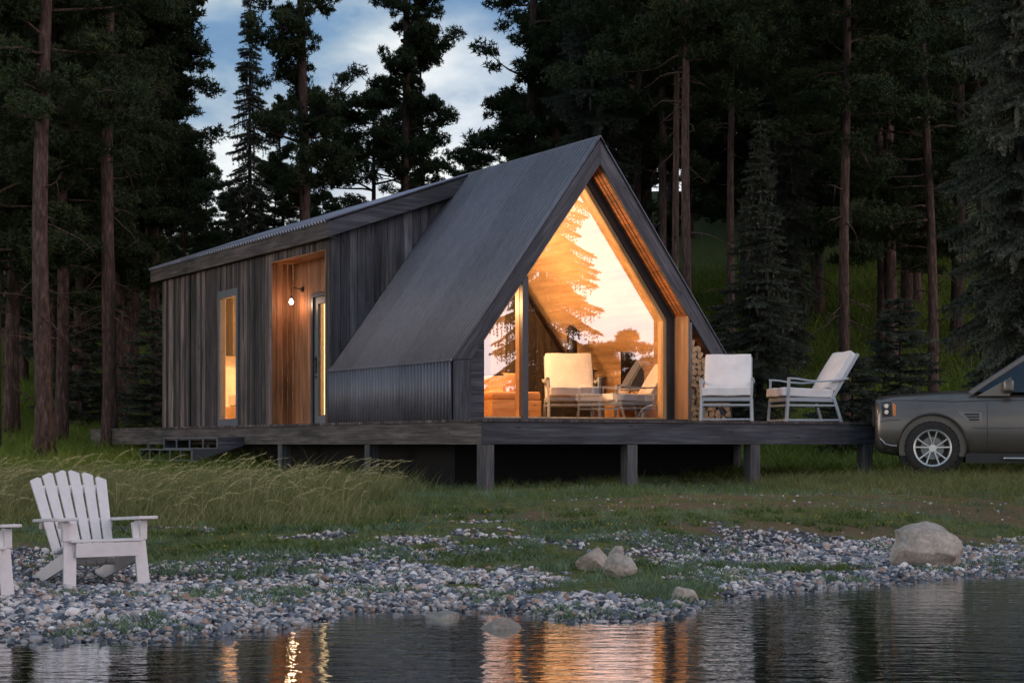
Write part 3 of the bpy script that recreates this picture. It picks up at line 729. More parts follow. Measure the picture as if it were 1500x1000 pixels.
# ------------------------------------------------------------------ lounge chairs on the deck (face -y in their own frame)
def round_box_cushion(w, d, h, name, par, loc, rotx=0, seam=True):
    b = MB(); b.box((-w / 2, -d / 2, -h / 2), (w / 2, d / 2, h / 2))
    o = b.build(name, M['canvas'], par, smooth=True)
    o.location = loc; o.rotation_euler = (rotx, 0, 0)
    import bmesh
    bm = bmesh.new(); bm.from_mesh(o.data)
    bmesh.ops.subdivide_edges(bm, edges=bm.edges, cuts=7, use_grid_fill=True)
    rr = random.Random(hash(name) % 99 + 1)
    for v in bm.verts:
        u = 1 - (2 * abs(v.co.x) / w) ** 4; q = 1 - (2 * abs(v.co.y) / d) ** 4
        v.co.z *= 1 + .22 * u * q
        v.co.z += .006 * math.sin(v.co.x * 13 + 1) * math.cos(v.co.y * 9)
        v.co.x *= 1 - .03 * (2 * abs(v.co.y) / d) ** 2 * (1 - abs(v.co.z) / h)
    bm.to_mesh(o.data); bm.free()
    bv = o.modifiers.new('b', 'BEVEL'); bv.width = .012; bv.segments = 2; bv.limit_method = 'ANGLE'; bv.angle_limit = R(50)
    return o
def lounge_chair(label, loc, rz, s=1.0, group='white cushioned lounge chairs'):
    t = empty('lounge_chair', loc, rz, s, label, 'lounge chair', group)
    fr = M['lavender_frame']
    for sx in (-1, 1):
        b = MB(); b.bar((sx * .385, -.36, .0), (sx * .375, -.33, .36), .04, .045); b.bar((sx * .375, -.33, .36), (sx * .39, -.32, .655), .032, .045); b.build('leg', fr, t, bevel=.006)
        b = MB(); b.bar((sx * .385, .52, .0), (sx * .375, .40, .37), .04, .045); b.build('leg', fr, t, bevel=.006)
        b = MB(); pts = [(-.34, .66), (-.2, .655), (-.02, .628), (.2, .615), (.42, .63), (.62, .665)]
        for (y0, z0), (y1, z1) in zip(pts, pts[1:]): b.bar((sx * .395, y0 - .004, z0), (sx * .395, y1 + .004, z1), .05, .026)
        b.build('armrest', fr, t, bevel=.005)
        b = MB(); b.bar((sx * .37, .36, .33), (sx * .36, .80, 1.04), .03, .05); b.build('back_post', fr, t, bevel=.005)
    b = MB()
    b.bar((-.36, -.34, .345), (.36, -.34, .345), .03, .06); b.bar((-.36, .40, .335), (.36, .40, .335), .03, .06)
    for sx in (-1, 1): b.bar((sx * .365, -.34, .345), (sx * .365, .41, .335), .03, .06)
    for k in range(6): b.bar((-.36, -.26 + k * .12, .345), (.36, -.26 + k * .12, .345), .05, .012)
    b.build('seat_frame', fr, t, bevel=.004)
    b = MB(); b.bar((-.37, -.345, .255), (.37, -.345, .255), .025, .03); b.bar((-.37, .435, .255), (.37, .435, .255), .025, .03)
    for sx in (-1, 1): b.bar((sx * .375, -.345, .255), (sx * .375, .435, .255), .025, .03)
    b.build('stretcher', fr, t, bevel=.004)
    b = MB()
    for sx in (-1, 1): b.bar((sx * .383, -.35, .035), (sx * .383, .51, .035), .03, .03)
    b.bar((-.38, -.355, .035), (.38, -.355, .035), .025, .025)
    b.build('stretcher', fr, t, bevel=.004)
    b = MB()
    for k in range(5): zz = .45 + k * .13; yy = .36 + (zz - .33) * .62; b.bar((-.36, yy + .01, zz), (.36, yy + .01, zz), .012, .04)
    b.build('back_slats', fr, t, bevel=.003)
    round_box_cushion(.75, .80, .125, 'seat_cushion', t, (0, -.0, .445), R(-2))
    round_box_cushion(.73, .66, .13, 'back_cushion', t, (0, .565, .775), R(-122) + math.pi)
    return t
def chair_at(xi, s, z=0.0): return H2W(t_at(xi, s), s, z)
lounge_chair('white cushioned lounge chair facing the lake beside the firewood stack', chair_at(1065, -1.15), R(-9), .92)
lounge_chair('white cushioned lounge chair seen from its side, turned left near the deck end', chair_at(1171, -1.0), R(-78), .97)
lounge_chair('white cushioned lounge chair indoors behind the glass, nearest the dark boards', chair_at(838, 1.1, .013), R(3), .99)
lounge_chair('white cushioned lounge chair indoors turned left in front of the bench', chair_at(918, 1.0, .013), R(-74), .84)

# ------------------------------------------------------------------ indoor furniture
stv = empty('wood_stove', chair_at(838, 3.1, .012), ANG, label='black wood stove with an upright flue pipe inside behind the armchair', cat='stove')
b = MB(); b.box((-.3, -.22, .12), (.3, .22, .86)); b.box((-.33, -.25, .86), (.33, .25, .89)); b.box((-.24, -.235, .3), (.24, -.22, .72)); b.build('stove_body', M['black'], stv, bevel=.01)
b = MB()
for sx in (-1, 1):
    for sy in (-1, 1): b.bar((sx * .26, sy * .18, 0), (sx * .24, sy * .16, .13), .04, .04)
b.build('stove_leg', M['black'], stv)
b = MB(); b.tube([(0, 0, .89), (0, 0, 1.42), (.02, .035, 1.5), (.07, .12, 1.56), (.45, .8, 1.58)], .085, 14); b.build('flue_pipe', M['black'], stv, smooth=True)
bench = empty('low_bench', chair_at(935, 2.0, .012), ANG, label='long pale wood bench under the television behind the glass', cat='bench')
b = MB(); b.box((-.52, -.22, .40), (.82, .24, .46)); b.build('bench_top', M['pine_x'], bench, bevel=.004)
b = MB(); b.box((-.5, -.18, .0), (-.46, .22, .40)); b.box((.76, -.18, .0), (.8, .22, .40)); b.box((-.46, .18, .0), (.76, .2, .40)); b.build('bench_frame', M['pine_x'], bench)
tv = empty('television', chair_at(945, 2.0, .472), ANG, label='black flat television standing on the pale bench', cat='television')
b = MB(); b.box((-.46, -.02, .06), (.50, .02, .68)); b.build('screen', plain('tv_screen', (.008, .009, .012), .08, var=.02), tv, bevel=.004)
b = MB()
for sx in (-.28, .3):
    b.bar((sx, 0, .07), (sx - .07, -.08, 0), .012, .012); b.bar((sx, 0, .07), (sx + .07, -.08, 0), .012, .012); b.bar((sx, 0, .07), (sx, .09, 0), .012, .012)
b.build('stand', M['black'], tv)
day = empty('daybed', chair_at(735, 1.9, .012), ANG, label='pale wooden daybed with drawers and tan mattress behind the narrow pane', cat='daybed')
b = MB(); b.box((-.45, -.5, 0), (.40, .9, .33)); b.build('drawer_base', M['pine_x'], day, bevel=.004)
b = MB(); b.tube([(-.04, -.515, .24), (-.04, -.53, .24)], .018); b.build('drawer_knob', M['black'], day)
b = MB(); b.box((-.45, -.5, .332), (.40, .9, .46)); b.build('mattress', M['orange_fabric'], day, bevel=.03, smooth=True)
cu = empty('pillow', chair_at(750, 2.1, .475), ANG, label='square tan pillow leaning on the daybed', cat='pillow')
b = MB(); b.box((-.2, -.06, 0), (.2, .06, .3)); b.build('pillow_cover', M['orange_fabric'], cu, bevel=.04, smooth=True)
cu = empty('storage_box', chair_at(722, 2.2, .475), ANG, label='pale wooden box beside the tan pillow', cat='box')
b = MB(); b.box((-.14, -.15, 0), (.1, .12, .26)); b.build('box_body', M['pine_x'], cu, bevel=.01)
b = MB(); b.box((-.145, -.155, .262), (.105, .125, .29)); b.build('box_lid', M['black'], cu, bevel=.005)

# ------------------------------------------------------------------ slatted garden chairs on the beach (face -y)
def garden_chair(label, loc, rz, s=1.0):
    t = empty('slatted_garden_chair', loc, rz, s, label, 'garden chair', 'white slatted garden chairs on the shore')
    m = M['white_paint']
    for sx in (-1, 1):
        b = MB(); b.bar((sx * .30, -.36, 0), (sx * .27, -.29, .52), .025, .10, up=(1, 0, 0)); b.build('leg', m, t, bevel=.004)
        b = MB(); b.prism([(-.35, .36), (-.33, .22), (.50, .0), (.60, .03), (.60, .08)][::-1], sx * .25 - .0125, sx * .25 + .0125, plane='yz'); b.build('side_rail', m, t, bevel=.004)
        b = MB(); b.prism([(-.42, sx * .24), (-.40, sx * .40), (.05, sx * .41), (.46, sx * .33), (.46, sx * .29), (.0, sx * .27)][::sx], .525, .55, plane='xy')
        vs = b.v; b.v = [(v[1], v[0], v[2] + v[0] * -.05) for v in vs]; b.build('armrest', m, t, bevel=.006)
        b = MB(); b.bar((sx * .31, -.30, .38), (sx * .31, -.30, .535), .06, .06); b.bar((sx * .31, -.33, .50), (sx * .31, -.18, .505), .05, .05); b.build('arm_bracket', m, t, bevel=.008)
    b = MB(); b.bar((-.25, -.365, .315), (.25, -.365, .315), .022, .11)
    b.build('front_apron', m, t, bevel=.004)
    for k in range(6):
        y = -.34 + k * .088; z = .385 - k * .02 - (.015 if k else 0)
        b = MB(); b.box((-.29, y - .038, z - .011), (.29, y + .038, z + .011)); b.build('seat_slat', m, t, bevel=.006)
    # fanned back
    for k in range(6):
        a = (k - 2.5) * .034; x0 = (k - 2.5) * .082; top = .88 - .022 * (k - 2.5) ** 2 / 2
        w0, w1 = .034, .046
        b = MB(); pts = [(x0 - w0, 0), (x0 + w0, 0), (x0 + top * math.sin(a) + w1, top - (.02 if k > 2 else 0)), (x0 + top * math.sin(a) + w1 * .4 * (1 if k < 3 else -1), top + .012), (x0 + top * math.sin(a) - w1, top - (.02 if k < 3 else 0))]
        b.prism(pts, -.01, .01)
        rot = Matrix.Translation((0, .13, .17)) @ Matrix.Rotation(R(-33), 4, 'X')
        b.v = [tuple(rot @ Vector(v)) for v in b.v]; b.build('back_slat', m, t, bevel=.004)
    b = MB(); b.bar((-.30, .37, .49), (.30, .37, .49), .025, .08); b.bar((-.26, .53, .76), (.26, .53, .76), .02, .07); b.bar((-.25, .155, .2), (.25, .155, .2), .02, .08); b.build('back_brace', m, t, bevel=.004)
    return t
GCX, GCY = PX(134, 13.0), 13.0
garden_chair('white slatted garden chair standing whole on the pebble shore at left', (GCX, GCY, float(gz(GCX, GCY)) + .0), R(33), .96)
GX2, GY2 = PX(-60, 12.0), 12.0
garden_chair('white slatted garden chair cut off by the left edge of the view', (GX2, GY2, float(gz(GX2, GY2)) + .0), R(28), .90)

# ------------------------------------------------------------------ car
def make_car():
    import bmesh
    Zc = 24.7
    # local frame: x = back along the car (nose at x=0), y = away from the viewer, z = up; front wheel centre x=.80
    wx = PX(1363, Zc); 
    root = empty('parked_car', (wx, Zc, .672), R(-12), 1.0, 'dark bronze four-wheel-drive car parked in the grass beyond the deck end', 'car')
    paint, nt, out = newmat('bronze_paint')
    v = coords(nt); n = noise(nt, v, 2.5, 4, .6)
    c = ramp(nt, n, [(.3, (.10, .09, .082)), (.7, (.14, .128, .117))])
    p = pbsdf(nt, out, c, .33, .55); p.inputs['Coat Weight'].default_value = .6; p.inputs['Coat Roughness'].default_value = .08
    trim = plain('black_plastic', (.02, .02, .021), .6); rubber = plain('tyre_rubber', (.022, .021, .02), .85, var=.3, sc_=20)
    alloy = plain('alloy_rim', (.55, .55, .55), .3, .9); chrome = plain('bright_trim', (.45, .45, .46), .25, .9)
    dglass = glass('car_glass', .06, (.12, .13, .14))
    lamp = plain('lamp_glass', (.34, .35, .37), .15, .8); amber = plain('amber_lens', (.6, .2, .05), .2)
    X0 = -.84   # nose
    # stations: x, z_bottom, z_belt(shoulder), z_top(bonnet/tail deck), halfwidth
    T = [(-.79, .40, .80, 1.0, .78), (-.785, .36, .84, 1.06, .88), (-.74, .31, .88, 1.10, .925), (-.62, .28, .92, 1.115, .945), (-.5, .27, .94, 1.125, .952), (-.2, .25, .975, 1.145, .955), (.2, .25, 1.0, 1.17, .955),
         (.55, .25, 1.0, 1.19, .955), (.75, .25, 1.005, 1.18, .955), (1.0, .25, 1.01, 1.16, .955), (1.6, .25, 1.015, 1.13, .955), (2.4, .25, 1.02, 1.13, .955), (3.1, .25, 1.03, 1.14, .955), (3.55, .28, 1.03, 1.14, .94), (3.78, .33, 1.0, 1.12, .90), (3.88, .42, .95, 1.05, .82)]
    def section(zb, zs, zt, hw):
        prof = [(-.0, zb), (hw * .80, zb), (hw * .94, zb + .05), (hw * .985, zb + (zs - zb) * .35), (hw, zb + (zs - zb) * .62), (hw * .985, zs - .02), (hw * .955, zs + (zt - zs) * .30), (hw * .88, zs + (zt - zs) * .80), (hw * .70, zt - .0), (hw * .35, zt + .018), (0, zt + .022)]
        r = [(y, z) for y, z in prof]; l = [(-y, z) for y, z in prof[1:-1]][::-1]
        return r + l
    bm = bmesh.new(); rows = []
    for x, zb, zs, zt, hw in T: rows.append([bm.verts.new((x, y, z)) for y, z in section(zb, zs, zt, hw)])
    for a, b in zip(rows, rows[1:]):
        for k in range(len(a)): bm.faces.new((a[k], a[(k + 1) % len(a)], b[(k + 1) % len(b)], b[k]))
    bm.faces.new(rows[0]); bm.faces.new(rows[-1][::-1]); bmesh.ops.recalc_face_normals(bm, faces=bm.faces)
    me = bpy.data.meshes.new('body'); bm.to_mesh(me); bm.free()
    body = bpy.data.objects.new('body', me); col.objects.link(body)
    s = body.modifiers.new('s', 'SUBSURF'); s.levels = s.render_levels = 3
    cut = MB()
    for wxx in (0, 2.745):
        for sy in (-1, 1): cut.tube([(wxx, sy * .62, .375 - .0), (wxx, sy * 1.2, .375)], .462, 40)
        cut.box((wxx - .44, -1.2, .0), (wxx + .44, -.62, .37)); cut.box((wxx - .44, .62, .0), (wxx + .44, 1.2, .37))
    # separate boxes/tubes overlap: use one cutter per shape
    co = cut.build('cutter', M['black']); 
    bo = body.modifiers.new('c', 'BOOLEAN'); bo.object = co; bo.operation = 'DIFFERENCE'; bo.solver = 'EXACT'; bo.use_self = True
    # panel grooves: doors, bonnet shut line
    g = MB(); gw = .006
    def arcgap(pts): 
        for p, q in zip(pts, pts[1:]): g.bar((p[0], -.965, p[1]), (q[0], -.965, q[1]), .03, gw * 1.6, up=(0, 1, 0)) if False else g.bar((p[0], -.962, p[1]), (q[0], -.962, q[1]), gw, .05, up=(0, 1, 0))
    dg = bpy.context.evaluated_depsgraph_get(); dg.update()
    me2 = bpy.data.meshes.new_from_object(body.evaluated_get(dg)); body.modifiers.clear(); body.data = me2
    bpy.data.objects.remove(co)
    me2.materials.clear(); me2.materials.append(paint)
    me2.polygons.foreach_set('use_smooth', [True] * len(me2.polygons)); me2.set_sharp_from_angle(angle=R(32))
    body.parent = root
    from mathutils.bvhtree import BVHTree
    bv = BVHTree.FromPolygons([v.co for v in me2.vertices], [p.vertices[:] for p in me2.polygons])
    def side(x, z, d=.0):
        h = bv.ray_cast(Vector((x, -2, z)), Vector((0, 1, 0)))
        y = h[0].y if h[0] is not None else -.94
        return Vector((x, y - d, z))
    def strip(name, pts, r, mat, par=root, d=.0, n=6):
        P = []
        for (xa, za), (xb, zb) in zip(pts, pts[1:]):
            m_ = max(2, int(math.hypot(xb - xa, zb - za) / .04))
            P += [side(xa + (xb - xa) * i / m_, za + (zb - za) * i / m_, d) for i in range(m_)]
        P.append(side(*pts[-1], d)); b = MB(); b.tube(P, r, n); return b.build(name, mat, par, smooth=True)
    def patch(name, poly, mat, par=root, d=.006, th=.02):
        poly = [(p[0] + (q[0] - p[0]) * k / 4, p[1] + (q[1] - p[1]) * k / 4) for p, q in zip(poly, poly[1:] + poly[:1]) for k in range(4)]; c = (sum(p[0] for p in poly) / len(poly), sum(p[1] for p in poly) / len(poly))
        b = MB(); fr = [side(x, z, d) for x, z in poly]; n_ = len(fr); bk = [p + Vector((0, th, 0)) for p in fr]
        b.add(fr + bk + [side(*c, d)], [(i, (i + 1) % n_, 2 * n_) for i in range(n_)] + [(i, i + n_, (i + 1) % n_ + n_, (i + 1) % n_) for i in range(n_)])
        return b.build(name, mat, par, bevel=.003)
    # shut lines
    strip('shut_line', [(.735, 1.0), (.735, .45), (.72, .30)], .005, trim, d=-.002)
    strip('shut_line', [(-.55, 1.045), (-.2, 1.04), (.3, 1.02), (.73, 1.035), (1.9, 1.04)], .006, trim, d=-.002)
    strip('shut_line', [(1.72, 1.04), (1.72, .45), (1.70, .3)], .005, trim, d=-.002)
    strip('door_moulding', [(.52, .655), (.73, .655), (1.7, .655), (2.2, .655)], .012, plain('moulding', (.16, .15, .145), .35, .5), d=-.003)
    strip('sill_trim', [(.48, .30), (1.4, .295), (2.25, .30)], .02, trim, d=-.01)
    strip('sill_step', [(.95, .235), (1.5, .23), (2.1, .235)], .022, chrome, d=.01)
    b = MB(); b.box((.45, -.90, .17), (2.3, .9, .30)); b.build('underbody', trim, root)
    # side vent
    patch('side_vent', [(.335, .885), (.66, .87), (.655, .74), (.47, .745), (.40, .80)], plain('vent_surround', (.2, .19, .185), .35, .6), d=.006)
    for k in range(3):
        z = .845 - k * .038; patch('vent_slot', [(.42 + k * .03, z + .012), (.63, z + .012), (.63, z - .012), (.44 + k * .03, z - .012)], trim, d=.014, th=.01)
    # headlight + amber corner
    patch('headlight', [(-.70, 1.02), (-.56, 1.03), (-.55, .82), (-.69, .81)], trim, d=.006)
    for zz in (.965, .88):
        c_ = side(-.625, zz, .012); b = MB(); b.tube([c_, c_ + Vector((-.004, -.012, 0))], .03, 16); b.build('headlight_lens', lamp, root, smooth=False)
    c_ = None
    patch('indicator', [(-.548, 1.01), (-.50, .98), (-.50, .83), (-.54, .825)], amber, d=.006)
    # bumper trim
    strip('bumper_trim', [(-.72, .52), (-.65, .435), (-.56, .41), (-.47, .41)], .011, chrome, d=.002)
    patch('bumper_lower', [(-.71, .49), (-.64, .41), (-.48, .395), (-.48, .28), (-.64, .29)], trim, d=.008)
    strip('bumper_seam', [(-.72, .745), (-.6, .765), (-.44, .77)], .005, trim, d=-.002)
    # front grille and lamps on the nose face
    b = MB(); b.box((-.82, -.5, .68), (-.76, .5, .96)); b.build('grille', trim, root, bevel=.01)
    for k in range(4): pass
    # arch flare
    for wxx in (0, 2.745):
        P = []
        for k in range(25):
            a = R(-12) + (math.pi + R(24)) * k / 24; x = wxx + .475 * math.cos(a); z = .375 + .475 * math.sin(a); P.append(side(x, max(z, .27), .004))
        b = MB(); b.tube(P, .017, 6); b.build('arch_flare', plain('flare', (.045, .04, .036), .4, .4), root, smooth=True)
        for sy in (-1, 1): b = MB(); b.tube([(wxx, sy * .61, .375), (wxx, sy * .60, .375)], .46, 32); b.build('wheel_well', M['black'], root)
    # greenhouse
    gh = [(.56, 1.155), (1.42, 1.74), (2.0, 1.80), (3.2, 1.77), (3.72, 1.12)]
    def row(hw0, hw1): return [(x, hw0 if z < 1.3 else hw1, z) for x, z in gh]
    b = MB(); prof = gh; n_ = len(prof)
    vs = [(x, -.90 if z < 1.3 else -.70, z) for x, z in prof] + [(x, .90 if z < 1.3 else .70, z) for x, z in prof]
    b.add(vs, [tuple(range(n_)), tuple(range(2 * n_ - 1, n_ - 1, -1))] + [(i, (i + 1) % n_, (i + 1) % n_ + n_, i + n_) for i in range(n_)])
    b.build('side_windows', dglass, root)
    b = MB()
    for sy in (-1, 1):
        b.bar((.50, sy * .905, 1.13), (1.42, sy * .705, 1.745), .075, .05, up=(0, 1, 0)); b.bar((1.40, sy * .71, 1.745), (2.0, sy * .71, 1.805), .06, .05, up=(0, 1, 0)); b.bar((2.0, sy * .71, 1.805), (3.22, sy * .71, 1.775), .06, .05, up=(0, 1, 0)); b.bar((3.22, sy * .71, 1.775), (3.78, sy * .9, 1.1), .12, .06, up=(0, 1, 0))
    b.box((1.42, -.70, 1.745), (3.2, .70, 1.80)); b.build('roof_frame', paint, root, bevel=.015)
    b = MB()
    for sy in (-1, 1):
        b.bar((1.78, sy * .9, 1.12), (1.80, sy * .71, 1.78), .09, .03, up=(0, 1, 0))
    b.build('door_pillar', trim, root)
    patch('quarter_panel', [(.62, 1.15), (1.10, 1.45), (1.12, 1.10), (.66, 1.09)], paint, d=-.01) if False else None
    b = MB(); b.prism([(.60, 1.10), (1.04, 1.10), (1.06, 1.36)], -.915, -.885); b.build('door_sail', paint, root)
    # mirror
    mi = empty('mirror', (0, 0, 0)); mi.parent = root
    b = MB(); b.tube([(1.05, -.93, 1.16), (1.03, -1.02, 1.17)], .03, 8); b.build('mirror_arm', trim, mi, smooth=True)
    b = MB(); b.box((.93, -1.18, 1.13), (1.08, -.98, 1.32)); b.build('mirror_shell', paint, mi, bevel=.045, seg=4, smooth=True)
    # bonnet details
    b = MB(); b.box((-.2, -.5, 1.145), (-.16, -.46, 1.165)); b.bar((.62, -.75, 1.2), (.66, -.2, 1.215), .02, .02); b.build('wiper', trim, root)
    # wheels
    for k, (wxx, sy) in enumerate(((0, -1), (2.745, -1), (0, 1), (2.745, 1))):
        wh = empty('wheel', (wxx, sy * .80, .375)); wh.parent = root; wh.rotation_euler = (0, 0, 0 if sy < 0 else math.pi)
        b = MB(); prof = [(-.13, .255), (-.13, .33), (-.115, .362), (-.08, .375), (.08, .375), (.115, .362), (.13, .33), (.13, .255)]
        nn = 64; vs = []; fs = []
        for i in range(nn):
            a = 2 * math.pi * i / nn
            for j, (y, r) in enumerate(prof):
                rr = r + (.006 * (1 if i % 2 else -1) if 1 < j < 6 else 0); vs.append((rr * math.cos(a), y, rr * math.sin(a)))
        m_ = len(prof)
        for i in range(nn):
            for j in range(m_ - 1): fs.append((i * m_ + j, i * m_ + j + 1, ((i + 1) % nn) * m_ + j + 1, ((i + 1) % nn) * m_ + j))
        b.add(vs, fs); b.build('tyre', rubber, wh)
        b = MB(); prof = [(.10, .245), (-.09, .245), (-.128, .262), (-.134, .258), (-.128, .235), (-.08, .22)]; vs = []; fs = []; m_ = len(prof); nn = 48
        for i in range(nn):
            a = 2 * math.pi * i / nn; vs += [(r * math.cos(a), y, r * math.sin(a)) for y, r in prof]
        for i in range(nn):
            for j in range(m_ - 1): fs.append((i * m_ + j, i * m_ + j + 1, ((i + 1) % nn) * m_ + j + 1, ((i + 1) % nn) * m_ + j))
        b.add(vs, fs)
        for s5 in range(5):
            for da in (-.17, .17):
                a0 = 2 * math.pi * s5 / 5 + math.pi / 2 + da * .6; a1 = 2 * math.pi * s5 / 5 + math.pi / 2 + da * 1.5
                b.bar((.05 * math.cos(a0), -.095, .05 * math.sin(a0)), (.245 * math.cos(a1), -.115, .245 * math.sin(a1)), .022, .03, up=(0, 1, 0))
        b.tube([(0, -.12, 0), (0, -.07, 0)], .055, 20)
        b.build('rim', alloy, wh, bevel=.003, seg=1)
        b = MB(); b.tube([(0, .05, 0), (0, .04, 0)], .24, 24); b.build('hub_back', M['black'], wh)
        b = MB(); b.tube([(0, -.02, 0), (0, -.0, 0)], .16, 24); b.build('brake_disc', plain('brake_steel', (.2, .2, .2), .35, .8), wh)
    return root
make_car()

# ------------------------------------------------------------------ stones
def ico(sub):
    import bmesh
    bm = bmesh.new(); bmesh.ops.create_icosphere(bm, subdivisions=sub, radius=1); V = np.array([v.co[:] for v in bm.verts]); Fc = np.array([[v.index for v in f.verts] for f in bm.faces]); bm.free(); return V, Fc
def stone_mat(name, base):
    m, nt, out = newmat(name); v = coords(nt, kind='Object')
    n1 = noise(nt, v, 3, 6, .65); n2 = noise(nt, v, 30, 5, .7)
    a = tuple(c * .55 for c in base); d = tuple(min(1, c * 1.35) for c in base)
    c = ramp(nt, n1, [(.3, a), (.52, base), (.75, d)])
    c = mixc(nt, .5, c, ramp(nt, n2, [(.35, (.4, .4, .4)), (.65, (1.3, 1.3, 1.3))]), 'MULTIPLY')
    b1 = bump(nt, n1, .5, .06); b2 = N(nt, 'ShaderNodeBump'); b2.inputs['Strength'].default_value = .5; b2.inputs['Distance'].default_value = .01
    L(nt, n2, b2.inputs['Height']); L(nt, b1, b2.inputs['Normal'])
    pbsdf(nt, out, c, .85, normal=b2.outputs[0], spec=.3); return m
M['stone_tan'] = stone_mat('tan_stone', (.40, .35, .30)); M['stone_grey'] = stone_mat('grey_stone', (.27, .25, .22))
from mathutils import noise as mnoise
def boulder(name, xi, Z, w, d, h, label, mat, seed, rz=0, sink=.25, lump=.35):
    V, Fc = ico(5); rs_ = np.random.RandomState(seed)
    # cut by random planes to get flat faces, then roughen
    P = V.copy()
    for k in range(10 if w < .5 else 16):
        n_ = rs_.normal(size=3); n_ /= np.linalg.norm(n_); dd = rs_.uniform(.5, .85); s_ = P @ n_
        P = P - np.outer(np.clip(s_ - dd, 0, None) * .88, n_)
    for i in range(len(P)):
        p = Vector(P[i]); q = p * 1.4 + Vector((seed * 3.1, 0, 0)); f = 1 + (mnoise.noise(q)) * lump * .6 + mnoise.noise(q * 4) * .05 + mnoise.noise(q * 11) * .018
        P[i] = np.array(p * f)
    P = P * np.array([w / 2, d / 2, h * (1 / (2 - 2 * sink))])
    x = PX(xi, Z); o = npmesh(name, P, Fc, mat, smooth=True)
    o.location = (x, Z, float(gz(x, Z)) + h * (1 / (2 - 2 * sink)) * (1 - 2 * sink)); o.rotation_euler = (0, 0, rz)
    return tag(o, label, 'rock')
boulder('boulder', 1356, 14.95, .93, .62, .40, 'largest tan boulder resting at the water edge on the right', M['stone_tan'], 6, .35, .22)
boulder('shore_rock', 871, 13.9, .33, .27, .21, 'rounded tan rock, left of the close pair on the pebbles', M['stone_tan'], 12, .6)
boulder('shore_rock', 909, 13.4, .27, .25, .20, 'tan rock with a dark stain, right of the close pair on the pebbles', M['stone_tan'], 9, 1.2)
boulder('shore_rock', 903, 14.2, .24, .22, .17, 'small reddish tan rock behind the close pair on the pebbles', M['stone_tan'], 15, 1.9)
boulder('shallow_rock', 646, 10.8, .30, .27, .2, 'pale grey rock half sunk in the shallows left of the window reflection', M['stone_grey'], 21, .2, .3)
boulder('shallow_rock', 735, 10.2, .33, .24, .22, 'flat speckled rock in the water inside the glowing reflection', M['stone_grey'], 23, .1, .35)
boulder('shallow_rock', 999, 11.75, .2, .16, .10, 'small tan rock at the pebble edge right of the glowing reflection', M['stone_tan'], 31, .1, .3)
boulder('shallow_rock', 492, 10.2, .13, .12, .12, 'small tan upright stone at the edge of the water near the door reflection', M['stone_tan'], 37, .1, .3)

